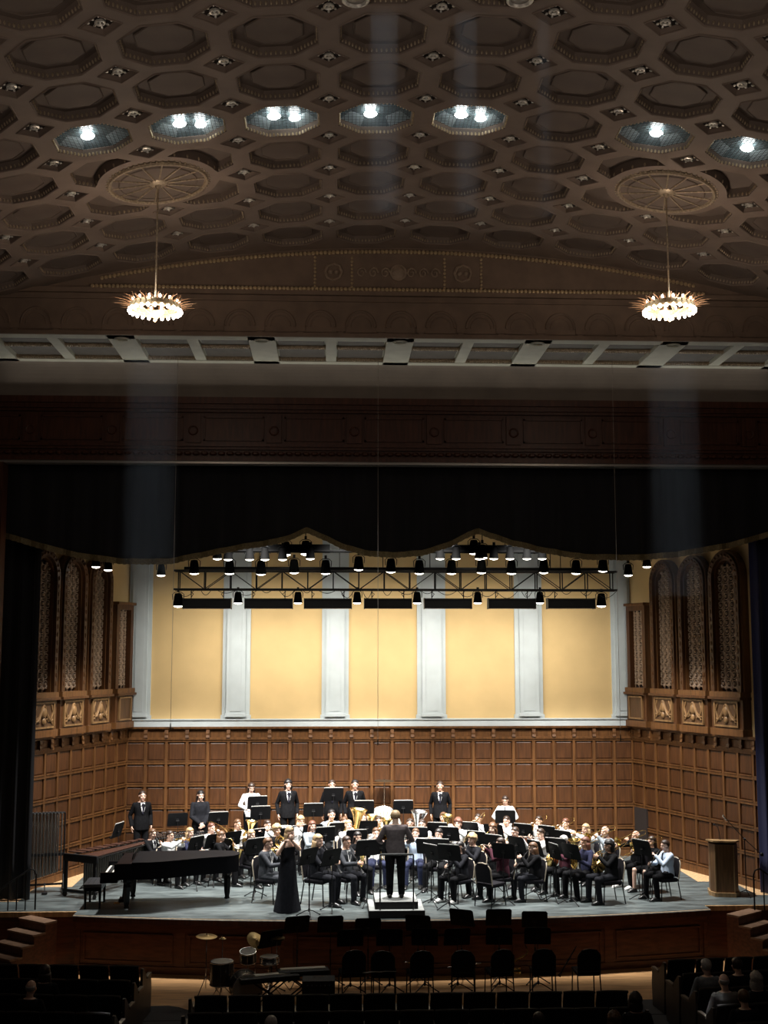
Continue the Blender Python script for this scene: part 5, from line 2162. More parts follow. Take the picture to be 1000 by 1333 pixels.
pl('b33', 651, 1089, None, 'flute', 'flute', 'plum-dressed flautist beside the empty chair', None, turn=-.2, top='plum', hair='dark', style='long')
pl('b34', 693, 1095, 1175, 'clarinet', 'clarinet', 'brown-haired person with back half turned', None, turn=-.25, top='black', topkind='jacket', legs='charcoal', hair='brown', style='long')
pl('b35', 701, 1061, None, 'trombone', 'trombone', 'white-shirted trombonist in the back row', 1.05, True, top='white', hair='dark', style='short')
pl('b36', 703, 1077, None, 'flute', 'flute', 'white-shirted flautist in the third row', 1.05, False, top='white', hair='dark', style='short')
pl('b37', 736, 1064, None, 'trombone', 'trombone', 'auburn person with tie bowing forward', 1.05, True, top='white', hair='red', style='short', tie=True)
pl('b38', 733, 1086, None, 'horn', 'horn', 'grey-haired horn player in plum', 1.05, True, top='plum', hair='grey', style='short')
pl('b39', 762, 1071, None, 'trumpet', 'trumpet', 'long-haired blond trumpeter, back right', 1.05, True, top='white', hair='blond', style='long')
pl('b40', 761, 1088, None, 'euph', 'euph', 'long-haired auburn person in navy', 1.05, True, top='navy', hair='red', style='long')
pl('b41', 787, 1074, None, 'trombone', 'trombone', 'bald person in grey jacket', None, top='grey', topkind='jacket', hair='grey', style='bald', shirt=True)
pl('b42', 792, 1092, 1178, 'horn', 'horn', 'black-haired horn player at front right', None, top='black', legs='charcoal', hair='black', style='mid')
pl('b43', 827, 1080, None, 'trombone', 'trombone', 'bald trombonist with white shoes', None, top='black', topkind='jacket', hair='grey', style='bald', shirt=True, shoes='whiteshoe')
pl('b44', 848, 1088, 1164, 'trombone', 'trombone', 'dark-haired trombonist in skirt', None, top='black', topkind='short', legs='black', legkind='skirt', hair='dark', style='long')
pl('b45', 865, 1092, 1173, 'clarinet', 'clarinet', 'pale blue shirted clarinettist, right end', None, top='paleblue', legs='black', hair='dark', style='short', tie=True)

CH_GROUP = 'stacking chairs of the band'
for d in P_:
    if d['fy']:
        d['y'] = at(d['px'], d['fy'], z=0).y + (.12 if d['key'][0] == 'a' else .2)
    else:
        d['y'] = min(30.4, at(d['px'], d['py'], z=1.345).y)
SPACE = [d for d in P_]
for _ in range(40):
    for d in SPACE:
        if d['key'] in ('a15', 'a16', 'a17', 'a18', 'a19', 'a14', 'a13'):
            d['y'] = max(d['y'], 28.45)
    for i, d in enumerate(SPACE):
        for q in SPACE[i + 1:]:
            dx = at(d['px'], 1100, y=d['y']).x - at(q['px'], 1100, y=q['y']).x
            dy = d['y'] - q['y']
            if math.hypot(dx, dy) < .62:
                push = .03 if dy >= 0 else -.03
                if not d['fy']:
                    d['y'] = min(30.5, d['y'] + push)
                if not q['fy']:
                    q['y'] = min(30.5, q['y'] - push)
for d in P_:
    y = d['y']
    h = at(d['px'], d['py'], y=y).z
    sc = min(1.10, max(.93, h / 1.345))
    x = at(d['px'], d['py'], y=y).x
    rz = face_to((x, y, 0)) * .92 + d['turn']
    loc = Vector((x, y, .006))
    who = d['who']
    held = INAME[d['inst']][0].replace('_', ' ')
    person(d['key'], loc, rz, d['pose'], who + ', playing a ' + held, sc=sc, skin=random.choice([0, 0, 0, 1]), group='seated players of the band', **d['kw'])
    give(d['inst'], PEOPLE[d['key']], who)
    cr = thing('stacking_chair', 'chair under the ' + who, 'chair', loc + fwd(rz) * -.0, rz, CH_GROUP, (sc, sc, sc))
    put(CHAIR, cr)
    if d['stand']:
        sp = loc + fwd(rz) * .74
        music_stand(sp, rz, d['stand'] * .98, 'black music stand before the ' + who, ('sheet music on the stand of the ' + who) if d['music'] or d['key'][-1] in '135' else None)

# stands placed on their own, where the photograph shows them clearly: desk px, foot px/py, facing, height
for (dx, fx, fy, turn, h, lab, mus) in [
    (402, 400, 1193, .9, 1.20, 'black music stand directly right of the standing soloist in the long gown', False),
    (438, 430, 1186, .75, 1.10, 'black music stand turned aside between the two seated front clarinettists', False),
    (474, 477, 1179, .35, 1.20, 'upright black music stand just left of the conductor and podium', True),
    (573, 571, 1173, -.2, 1.15, 'black music stand with pale top edge just right of the podium', True),
    (589, 586, 1183, -.45, 1.15, 'black music stand at the front edge right of the podium', True),
    (655, 657, 1176, -.5, 1.10, 'black music stand standing alone at the front right of the empty chair', False),
    (721, 726, 1172, -.6, 1.15, 'black music stand left of the tilted stand near the front right', True),
    (743, 746, 1177, -.95, 1.08, 'tilted black music stand nearest the stage edge at the front right', False),
    (838, 839, 1171, -1.0, 1.10, 'black music stand in front of the bald trombonist in white shoes', True),
    (333, 330, 1168, .7, 1.10, 'black music stand right of the grand piano tail', True)]:
    p = at(fx, fy, z=.006)
    music_stand(p, turn, h, lab, ('white sheet music on the ' + lab.replace('black music ', '')) if mus else None)
# stands along the back wall
for (px, py, y, turn, lab, mus) in [
    (152, 1080, 29.2, 1.3, 'black music stand tilted over the far end of the marimba', True),
    (231, 1068, 31.0, .3, 'black music stand between the two standing figures by the left back corner', False),
    (284, 1065, 30.7, .3, 'black music stand right of the standing woman in black', True),
    (335, 1046, 31.0, .2, 'black music stand in front of the standing white-shirted figure', True),
    (339, 1058, 30.6, .2, 'lower black music stand in front of the standing white-shirted figure', True),
    (434, 1034, 31.0, .1, 'tall black music stand in front of the third suited figure at the back', True),
    (408, 1054, 30.7, .1, 'black music stand left of the tall stand at the back', True),
    (474, 1051, 30.8, 0, 'black music stand just left of the bass drum', True),
    (525, 1051, 30.8, 0, 'black music stand just right of the bass drum', True),
    (658, 1063, 30.4, -.15, 'black music stand in front of the big white-shirted figure at the back', False)]:
    c = at(px, py, y=y)
    h = max(1.0, min(1.75, c.z))
    music_stand((c.x, y, .006), turn, h, lab, ('sheet music on the ' + lab.replace('black music ', '')) if mus else None, 'music stands along the back wall')

# empty chair at the front
p = at(640, 1180, z=0.006)
cr = thing('stacking_chair', 'empty chair with dark seat at the front of the stage right of the podium', 'chair', (p.x, p.y + .1, .006), 2.35, CH_GROUP)
put(CHAIR, cr)

# --- standing people -----------------------------------------------------------------
p = at(374, 1186, z=.006)
person('solo', p, .95, 'solo', 'blond person in long black gown standing at the front playing a flute', top='charcoal', legkind='gown', hair='blond', style='long', sc=1.0)
give('solo_flute', PEOPLE['solo'], 'standing soloist in the long gown')
PODY = at(510, 1196, z=0).y + .55
p = at(515, 1100, y=PODY + .05)
person('cond', (p.x, PODY + .05, .30), PI, 'conduct', 'conductor with blond hair and dark shirt standing on the podium with back turned', top='brownblack', legs='black', hair='blond', style='short', sc=1.04)
PEOPLE['cond'].scale = (1.16, 1.10, 1.03)

riser = MB()
riser.box(at(318, 1050, y=31).x, at(600, 1050, y=31).x, 31.0, 31.85, .0, .30)
struct('floor_riser', riser, BLACKMATT, smooth=False)
for key, px, py, z0, pz_, lab, kw in [
    ('s1', 185, 1025, .006, 'sides', 'standing person in black suit in the left back corner beside the marimba', dict(hair='dark', style='short', **suit)),
    ('s2', 261, 1021, .006, 'clasp', 'standing person with long black hair and hands clasped, all in black', dict(top='charcoal', hair='black', style='long')),
    ('s3', 327, 1017, .30, 'mallets', 'standing person in white shirt and dark tie with long dark hair', dict(top='white', hair='dark', style='long', tie=True)),
    ('s4', 375, 1013, .30, 'sides', 'standing person in black suit with shoulder-length black hair', dict(hair='black', style='mid', **suit)),
    ('s5', 432, 1013, .30, 'sides', 'standing person in black suit behind the tall music stand', dict(hair='dark', style='short', **suit)),
    ('s6', 462, 1013, .30, 'sides', 'standing person in black suit just left of the bass drum', dict(hair='black', style='short', **suit)),
    ('s7', 573, 1015, .30, 'sides', 'standing person in black suit right of the silver tuba', dict(hair='dark', style='short', **suit)),
    ('s8', 658, 1034, .006, 'mallets', 'big standing person in white shirt and dark tie at the back right', dict(top='white', hair='dark', style='short', tie=True))]:
    y = 31.42
    c = at(px, py, y=y)
    sc = max(.95, min(1.07, (c.z - z0) / 1.735))
    person(key, (c.x, y, z0), face_to((c.x, y, 0)) * .5, pz_, lab, sc=sc, skin=random.choice([0, 1]), group='standing percussionists along the back wall', **kw)

# --- podium ------------------------------------------------------------------------------
root = thing('conductor_podium', 'two-step pale conductor podium with black rail at the front of the stage', 'podium', (at(515, 1190, y=PODY).x, PODY, .006))
PODT = mat('pale_podium_carpet', (.42, .44, .43), .8, 0, .12, 20)
m = MB()
m.cbox(-.57, .57, -.55, .62, .0, .145, .006)
obj('step', m, BLACKMATT, root)
m = MB()
m.cbox(-.44, .44, -.40, .58, .145, .29, .006)
obj('platform', m, BLACKMATT, root)
m = MB()
m.box(-.56, .56, -.54, -.40, .145, .150)
m.box(-.56, -.44, -.40, .61, .145, .150)
m.box(.44, .56, -.40, .61, .145, .150)
m.box(-.43, .43, -.39, .57, .290, .294)
obj('tread_covering', m, PODT, root)
m = MB()
for q in (-1, 1):
    m.tube([(q * .34, -.47, .15), (q * .34, -.47, 1.24)], .016, 8)
m.tube([(-.34, -.47, 1.24), (.34, -.47, 1.24)], .018, 8)
obj('safety_rail', m, mat('rail_steel', (.10, .10, .10), .3, .6), root)
m = MB()
m.box(-.33, .33, -.482, -.458, 1.225, 1.262)
obj('rail_pad', m, PODT, root)

# --- piano, bench, mallets, chimes --------------------------------------------------------
pr = at(297, 1182, z=0.006)
px0 = at(160, 1180, z=0.006)
yp = 26.25
grand_piano((at(157, 1150, y=yp).x, yp, .006), math.radians(3))
piano_bench((at(124, 1150, y=26.35).x, 26.35, .006), math.radians(3))
a, b = at(110, 1112, z=.92), at(188, 1095, z=.92)
c = (a + b) / 2
dv = b - a
mallet_instrument('marimba', 'long marimba with rosewood bars standing behind the grand piano keyboard', 'marimba', (c.x, c.y, .006), math.atan2(dv.y, dv.x), 2.3, .95, .45, .90, mat('rosewood_bars', (.06, .028, .02), .3), 30)
mallet_instrument('vibraphone', 'vibraphone with silver bars behind the long-haired blond clarinettist', 'vibraphone', (at(236, 1086, y=30.2).x, 30.25, .006), .12, 1.5, .75, .40, .88, CHROME, 22)
tubular_chimes((at(58, 1150, y=27.75).x, 27.75, .006), .25)

# --- percussion at the back ------------------------------------------------------------------
SKINH = mat('drum_skin', (.62, .60, .50), .7, 0, .06, 6)
bd = drum_thing('bass_drum', 'concert bass drum with cream head and fan marking standing at the back', 'drum', (at(500, 1050, y=31.2).x, 31.45, .30), 0, .44, .36, (0, -1, 0), .62, mat('grey_drum_shell', (.20, .20, .19), .4), SKINH, 'cradle')
m = MB()
for q in range(9):
    a = PI * (.10 + .80 * q / 8)
    m.prism([(.20 * math.cos(a - .05), -.190, .62 + .05 + .20 * math.sin(a - .05)), (.20 * math.cos(a + .05), -.190, .62 + .05 + .20 * math.sin(a + .05)), (.33 * math.cos(a + .04), -.190, .62 + .05 + .33 * math.sin(a + .04)), (.33 * math.cos(a - .04), -.190, .62 + .05 + .33 * math.sin(a - .04))], (0, 0, 0), (0, .004, 0))
obj('fan_marking', m, mat('grey_marking', (.28, .27, .22), .7), bd)
drum_thing('snare_drum', 'chrome snare drum on a stand in front of the long-haired suited figure', 'drum', (at(372, 1066, y=30.9).x, 30.75, .006), 0, .18, .15, (0, 0, 1), .92, CHROME, SKINH)
drum_thing('tom_drum', 'pale tom drum on a stand right of the snare drum', 'drum', (at(386, 1068, y=30.9).x + .12, 30.5, .006), 0, .16, .22, (0, .2, 1), .86, IVORY, SKINH)
drum_thing('timpani', 'copper timpani bowl in front of the big white-shirted figure', 'drum', (at(672, 1075, y=30.7).x, 30.85, .006), 0, .36, .40, (0, 0, 1), .62, mat('copper', (.5, .22, .12), .3, .9), SKINH)
cymbal_stand((at(500, 1022, y=31.75).x, 31.62, .30), 1.72, .26, 'suspended cymbal on a stand above the bass drum', .03, False, mat('dark_bronze', (.10, .07, .04), .4, .8))


def loose(kind, px, py, y, rz, lab, tilt=0.0, z=None):
    """instrument standing on a floor stand of its own"""
    c, sp = inst_spec(kind)
    nm, _ = INAME[kind]
    p = at(px, py, y=y)
    root = thing(nm, lab, nm.replace('_', ' '), (p.x, y, p.z if z is None else z), rz, 'tubas and low brass at the back')
    root.rotation_euler = (tilt, 0, rz)
    put(sp, root)


# --- lectern and microphones -------------------------------------------------------------------
p = at(949, 1168, z=.006)
root = thing('lectern', 'wooden lectern with angled side panels standing at the right front of the stage', 'lectern', (p.x, p.y + .30, .006), -.22)
LECT = wood('lectern_veneer', (.13, .068, .029), .4)
LECL = wood('lectern_pale_edge', (.30, .19, .09), .4)
m = MB()
body = [(-.20, -.28), (.20, -.28), (.30, -.10), (.30, .24), (-.30, .24), (-.30, -.10)]
m.prism([(x, y, 0) for x, y in body], (0, 0, .09), (0, 0, 1.12))
obj('body', m, LECT, root, smooth=False)
m = MB()
m.prism([(x * 1.12, y * 1.12, 0) for x, y in body], (0, 0, 0), (0, 0, .09))
obj('base', m, LECL, root, smooth=False)
m = MB()
m.prism([(x * 1.16, y * 1.12, 1.12 + (.05 if y < 0 else 0)) for x, y in body], (0, 0, 0), (0, 0, .035))
for x in (-.20, .20):
    m.box(x - .012, x + .012, -.292, -.272, .09, 1.12)
obj('top', m, LECL, root, smooth=False)
m = MB()
m.tube([(-.05, -.02, 1.15), (-.07, -.02, 1.35), (-.10, 0, 1.46), (-.15, .03, 1.50)], .008, 8)
m.ell((-.17, .04, 1.505), (.026, .022, .022), 8, 6)
obj('gooseneck_microphone', m, BLACKMETAL, root)
p = at(972, 1166, z=.006)
root = thing('microphone_stand', 'black microphone stand with long boom beside the lectern', 'microphone stand', (p.x, p.y, .006))
m = MB()
m.tube([(0, 0, .10), (0, 0, 1.22)], .011, 8)
for k in range(3):
    a = k * 2 * PI / 3 + .5
    m.tube([(0, 0, .12), (.28 * math.cos(a), .28 * math.sin(a), .01)], .010, 6)
obj('stand', m, BLACKMETAL, root)
m = MB()
m.tube([(-.36, .05, 1.62), (0, 0, 1.22), (.40, -.04, .85)], .009, 8)
m.ell((.0, 0, 1.22), (.03, .03, .03), 8, 6)
m.ell((.36, -.04, .89), (.045, .03, .045), 8, 6)
obj('boom', m, BLACKMETAL, root)
m = MB()
m.tube([(-.36, .05, 1.62), (-.43, .06, 1.70)], .020, 8)
m.ell((-.44, .06, 1.71), (.028, .028, .028), 8, 6)
obj('microphone', m, CHROME, root)

# stair handrails (left and right)
for s, lab in ((-1, 'black stair handrail at the left front corner of the stage'), (1, 'black stair handrail at the right front corner of the stage')):
    q = at(44 if s < 0 else 985, 1186, z=0)
    base = Vector((q.x, q.y + .1, 0))
    pts = [(0, 0, .0), (0, 0, .72), (s * .03, 0, .80), (s * .12, 0, .84), (s * .55, -.05, .55), (s * .9, -.1, .30)]
    rail(base, pts, [(s * .20, -.02, .0, .78), (s * .38, -.03, .0, .66), (s * .55, -.05, .0, .54), (s * .75, -.08, 0, .40)], lab, .018)

# --- hanging microphones over the stage --------------------------------------------------------
for px, pyb, lab in ((492, 966, 'thin cable with microphone hanging over the middle of the stage'), (222, 945, 'thin cable with microphone hanging over the left part of the stage'), (808, 960, 'thin cable with microphone hanging over the right part of the stage')):
    y = 25.0
    b_ = at(px, pyb, y=y)
    root = thing('hanging_microphone', lab, 'microphone', (b_.x, y, b_.z), 0, 'microphones hung from the ceiling')
    m = MB()
    m.tube([(0, 0, .05), (0, 0, ZS + .10 - b_.z)], .0045, 5)
    obj('cable', m, mat('grey_cable', (.30, .26, .22), .6), root)
    m = MB()
    m.tube([(0, 0, .06), (0, 0, .02), (0, 0, -.07)], [.006, .012, .011], 8)
    m.tube([(-.07, 0, -.03), (.07, 0, -.05)], .008, 6)
    obj('capsule', m, BLACKMETAL, root)

# ================================================================== LIGHTING RIG
YTR = 29.75
xl, xr = at(227, 757, y=YTR).x, at(802, 757, y=YTR).x
zt, zb = at(514, 744, y=YTR).z, at(514, 768, y=YTR).z
root = thing('lighting_truss', 'long black lattice lighting truss hanging above the stage', 'truss', ((xl + xr) / 2, YTR, zb))
L2 = (xr - xl) / 2
H_ = zt - zb
m = MB()
for y in (-.15, .15):
    m.tube([(-L2, y, 0), (L2, y, 0)], .025, 8)
    m.tube([(-L2, y, H_), (L2, y, H_)], .025, 8)
obj('chords', m, BLACKMETAL, root)
m = MB()
nb = 17
for i in range(nb + 1):
    x = -L2 + .12 + i * (2 * L2 - .24) / nb
    for y in (-.15, .15):
        m.tube([(x, y, 0), (x, y, H_)], .016, 6)
        if i < nb:
            x2 = x + (2 * L2 - .24) / nb
            m.tube([(x, y, 0 if i % 2 else H_), (x2, y, H_ if i % 2 else 0)] if i % 2 == 0 else [(x, y, 0), (x2, y, H_)], .011, 6)
    m.tube([(x, -.15, 0), (x, .15, 0)], .012, 6)
    m.tube([(x, -.15, H_), (x, .15, H_)], .012, 6)
obj('lattice', m, BLACKMETAL, root)
m = MB()
for x in (-L2 * .62, -.35, L2 * .15, L2 * .7):
    m.tube([(x, 0, H_), (x, 0, 11 - zb)], .012, 6)
obj('hoist_cables', m, BLACKMETAL, root)
m = MB()
rnd = random.Random(5)
for i in range(22):
    x = -L2 + .3 + i * (2 * L2 - .6) / 21
    w_ = rnd.uniform(.12, .3)
    dp = rnd.uniform(.08, .22)
    m.tube([(x - w_ + 2 * w_ * q / 8, -.17 + rnd.uniform(-.01, .01), -dp * math.sin(PI * q / 8)) for q in range(9)], .008, 5)
obj('cable_loops', m, BLACKMATT, root)

yb_ = YTR - .9
p0, p1 = at(240, 740, y=yb_), at(790, 738, y=yb_)
root = thing('lighting_batten', 'straight black pipe batten carrying lamps above the lattice truss', 'batten', ((p0.x + p1.x) / 2, yb_, p0.z))
m = MB()
m.tube([(-(p1.x - p0.x) / 2, 0, 0), ((p1.x - p0.x) / 2, 0, 0)], .045, 8)
obj('pipe', m, BLACKMETAL, root)
m = MB()
for x in (-4, -1.4, 1.4, 4):
    m.tube([(x, 0, 0), (x, 0, 10 - p0.z)], .008, 6)
obj('suspension_cables', m, BLACKMETAL, root)

bl_px = [270, 350, 427, 505, 583, 666, 743]
for i, px in enumerate(bl_px):
    p = at(px, 786, y=YTR)
    lab = ['leftmost long black batten flood under the truss', 'second batten flood from the left under the truss', 'third batten flood from the left under the truss', 'middle batten flood under the truss',
           'third batten flood from the right under the truss', 'second batten flood from the right under the truss', 'rightmost long black batten flood under the truss'][i]
    root = thing('batten_flood_light', lab, 'stage light', (p.x, YTR, p.z), 0, 'batten floods under the truss')
    m = MB()
    w = .585
    prof = [(-.16, -.12), (.16, -.12), (.16, .02), (.10, .13), (-.10, .13), (-.16, .06)]
    m.prism([(-w, y, z) for y, z in prof], (0, 0, 0), (2 * w, 0, 0))
    for q in (-1, 1):
        m.box(q * (w + .004) - .006, q * (w + .004) + .006, -.17, .17, -.13, .14)
    obj('housing', m, BLACKMETAL, root, smooth=False)
    m = MB()
    for q in range(4):
        m.box(-w + .04 + q * .285, -w + .275 + q * .285, .161, .168, -.11, .01)
    obj('lens_panels', m, LAMPGLOW, root, smooth=False)
    m = MB()
    for q in (-1, 1):
        m.tube([(q * .40, 0, .13), (q * .40, 0, zb - p.z)], .012, 6)
        m.tube([(q * .40, -.02, .16), (q * .34, -.05, .24), (q * .42, -.05, .30)], .010, 5)
    m.ell((0, -.165, 0), (.012, .006, .012), 6, 5)
    obj('hangers', m, BLACKMETAL, root)


def par_spec(k=1.0, hang=.22):
    h, lens, yk = MB(), MB(), MB()
    h.lathe([(.02, .15 * k), (.07 * k, .14 * k), (.09 * k, .06 * k), (.095 * k, 0), (.11 * k, -.10 * k), (.11 * k, -.13 * k), (.10 * k, -.13 * k), (.10 * k, -.10 * k)], 18)
    lens.lathe([(0, -.165 * k), (.05 * k, -.158 * k), (.088 * k, -.142 * k), (.100 * k, -.131 * k), (.098 * k, -.11 * k)], 18)
    yk.tube([(-.115 * k, 0, 0), (-.125 * k, 0, .12 * k), (-.07 * k, 0, hang - .05), (0, 0, hang - .04), (.07 * k, 0, hang - .05), (.125 * k, 0, .12 * k), (.115 * k, 0, 0)], .010, 6)
    yk.cbox(-.03, .03, -.03, .03, hang - .05, hang + .04, .008)
    return [('housing', h.mesh('housing', LAMPBLK), []), ('lens', lens.mesh('lens', LAMPGLOW), []), ('yoke', yk.mesh('yoke', BLACKMETAL), [])]


PAR = par_spec()
PAR_B = par_spec(1.15, .24)


def lamp(px, py, y, lab, spec=PAR, tilt=0.25, nm='stage_lamp', grp='spotlights of the stage rig', rod=False):
    p = at(px, py, y=y)
    root = thing(nm, lab, 'stage light', p, 0, grp)
    root.rotation_euler = (tilt * .6, 0, 0)
    put(spec, root)
    if rod:
        m = MB()
        m.tube([(0, 0, .20), (0, 0, 3.0)], .012, 6)
        obj('drop_pipe', m, BLACKMETAL, root)


for i, (px, nb_) in enumerate([(232, 'at the left end of the row'), (310, 'between the first and second batten floods'), (388, 'between the second and third batten floods'), (465, 'left of the middle batten flood'),
                               (543, 'right of the middle batten flood'), (622, 'between the fifth and sixth batten floods'), (703, 'between the last two batten floods'), (783, 'at the right end of the row')]):
    lamp(px, 781 if i in (0, 7) else 778, YTR, 'black par lamp hanging below the truss, ' + nb_, PAR_B if i in (0, 7) else PAR, .1)
for i, (px, py) in enumerate([(253, 742), (299, 742), (340, 743), (383, 741), (424, 742), (467, 737), (509, 740), (546, 742), (588, 742), (627, 741), (666, 742), (708, 741), (750, 742), (785, 739)]):
    lamp(px, py - 4, yb_ - .11, ORD[i] + ' lamp from the left on the pipe above the truss', PAR_B)
for px, py, lab in ((210, 742, 'single small lamp hanging left of the truss over the corner pilaster'), (818, 742, 'single small lamp hanging right of the truss over the corner pilaster'), (125, 731, 'small lamp under the fringe above the left arched grilles, outer one'), (141, 735, 'small lamp under the fringe above the left arched grilles, inner one'), (842, 731, 'small lamp under the fringe above the right arched grilles')):
    lamp(px, py, 29.2, lab, PAR, 0, rod=True)
ya_ = 27.9
b0, b1 = at(262, 728, y=ya_), at(720, 728, y=ya_)
root = thing('lamp_bar', 'dark bar of bright lamps just under the curtain fringe', 'batten', ((b0.x + b1.x) / 2, ya_, b0.z + .20))
m = MB()
hl = (b1.x - b0.x) / 2
m.tube([(-hl, 0, 0), (hl, 0, 0)], .035, 8)
for x in (-3, 0, 3):
    m.tube([(x, 0, 0), (x, 0, 1.9)], .008, 6)
m.box(-hl + .3, -hl + 3.0, -.02, .14, -.03, .16)
m.box(hl - 3.0, hl - .4, -.02, .14, -.03, .16)
obj('pipe', m, LAMPBLK, root)
for i, (px, py) in enumerate([(283, 727), (297, 728), (325, 728), (345, 728), (368, 728), (404, 727), (573, 727), (594, 727), (624, 727), (643, 727), (664, 727), (686, 727), (706, 727)]):
    lamp(px, py - 7, ya_, ORD[i] + ' bright lamp from the left on the bar under the curtain fringe', PAR, .15, 'bar_lamp', 'lamps on the bar under the fringe')
for px, py, lab in ((372, 714, 'lamp framed by the left peak of the curtain fringe'), (398, 713, 'dark lamp beside the one in the left peak of the fringe'), (617, 712, 'lamp framed by the right peak of the curtain fringe'), (628, 718, 'dark lamp beside the one in the right peak of the fringe')):
    lamp(px, py, 28.3, lab, PAR_B, 0, rod=True)

# ================================================================== CHANDELIERS
for s, lab in ((-1, 'gilded ring chandelier glowing below the left spoked medallion'), (1, 'gilded ring chandelier glowing below the right spoked medallion')):
    mx = vmap(s * med_u, YM)
    zc = at(204 if s < 0 else 870, 401, y=YM).z
    root = thing('chandelier', lab, 'chandelier', (mx.x, YM, zc), 0, 'chandeliers of the hall')
    m = MB()
    m.tube([(0, 0, .10), (0, 0, mx.z - zc - .03)], .014, 8)
    m.lathe([(.0, .10), (.05, .12), (.03, .2), (.02, .3)], 12)
    m.lathe([(.06, 0), (.05, -.06), (.02, -.09)], 12, (0, 0, mx.z - zc - .02))
    obj('rod', m, GILT_D, root)
    m = MB()
    R_ = .385
    m.lathe([(R_ - .03, -.05), (R_ + .03, -.05), (R_ + .04, .0), (R_ + .02, .07), (R_ - .02, .07), (R_ - .04, 0)], 40, (0, 0, 0), (0, 0, 1), 0, True)
    for k in range(6):
        a = k * PI / 3
        m.tube([(R_ * math.cos(a), R_ * math.sin(a), .0), (.0, .0, .12)], .010, 6)
        m.tube([(R_ * math.cos(a), R_ * math.sin(a), -.05), (.06 * math.cos(a), .06 * math.sin(a), -.14), (0, 0, -.16)], .008, 6)
    m.lathe([(0, -.24), (.035, -.21), (.02, -.17), (.05, -.14), (0, -.12)], 12)
    obj('ring', m, GILT, root)
    m = MB()
    for k in range(28):                     # gilded rays
        a = k * 2 * PI / 28
        c, sn = math.cos(a), math.sin(a)
        m.tube([(R_ * c, R_ * sn, .03), ((R_ + .12) * c, (R_ + .12) * sn, .07), ((R_ + .30 - .08 * (k % 2)) * c, (R_ + .30 - .08 * (k % 2)) * sn, .085)], [.012, .010, .002], 5)
        m.tube([(R_ * c, R_ * sn, .06), ((R_ + .05) * c, (R_ + .05) * sn, .17 + .03 * (k % 2))], [.012, .002], 5)
    obj('gilded_rays', m, mat('dim_copper_ray', (.30, .15, .07), .4, .5), root)
    for k in range(24):
        a = (k + .5) * 2 * PI / 24
        m = MB()
        m.ell(((R_ + .035) * math.cos(a), (R_ + .035) * math.sin(a), -.06), (.028, .028, .036), 10, 8)
        obj('bulb', m, BULB, root)
    for k in range(14):
        a = (k + .25) * 2 * PI / 14
        m = MB()
        m.ell((R_ * math.cos(a), R_ * math.sin(a), .10), (.020, .020, .034), 10, 8)
        obj('bulb', m, BULB, root)

# ================================================================== PIT AND AUDIENCE
PG = 'music stands in the dark pit'
for i, (px, py, turn, lab) in enumerate([
    (386, 1204, .35, 'dark music stand in the pit, leftmost of those against the stage lip'), (430, 1204, .1, 'dark music stand in the pit, second from the left against the stage lip'), (479, 1204, .05, 'dark music stand in the pit just left below the podium'),
    (545, 1201, -.3, 'tilted dark music stand in the pit just right below the podium'), (602, 1193, -.5, 'tilted dark music stand in the pit, reaching above the stage lip'), (649, 1192, .0, 'upright dark music stand in the pit, reaching above the stage lip'),
    (696, 1198, -.1, 'dark music stand in the pit, rightmost against the stage lip'), (352, 1222, .6, 'dark music stand in the pit beside the drum kit'), (553, 1228, -.1, 'dark music stand in the pit in front of the apron, middle'), (595, 1232, .1, 'dark music stand in the pit behind the open score'), (700, 1233, -.1, 'dark music stand in the pit behind the right pit chairs'), (456, 1237, .1, 'low dark music stand in the pit left of the open score'), (507, 1235, .0, 'low dark music stand in the pit straight above the open score'), (650, 1237, -.1, 'low dark music stand in the pit by the bright saxophone')]):
    y = 24.2 if py < 1210 else 23.7
    c = at(px, py, y=y)
    h = max(1.0, min(1.65, c.z - ZB))
    root = thing('music_stand', lab, 'music stand', (c.x, y, ZB), turn, PG)
    put(stand_spec(h), root)
for i, (px, py, turn, lab) in enumerate([
    (458, 1300, .15, 'dark chair in the pit left of the open score'), (500, 1301, -.1, 'dark chair in the pit behind the open score'), (547, 1301, .1, 'dark chair in the pit just right of the open score'), (604, 1300, -.1, 'dark chair in the pit near the middle of the row right of the score'),
    (651, 1299, .15, 'dark chair in the pit holding a bright instrument, left of the pair'), (708, 1298, -.05, 'dark chair in the pit second from the right end'), (765, 1298, .05, 'single dark chair at the right end of the pit')]):
    p = at(px, py, z=ZB)
    root = thing('pit_chair', lab, 'chair', (p.x, p.y + .1, ZB), PI + turn, 'chairs in the dark pit')
    put(CHAIR_D, root)
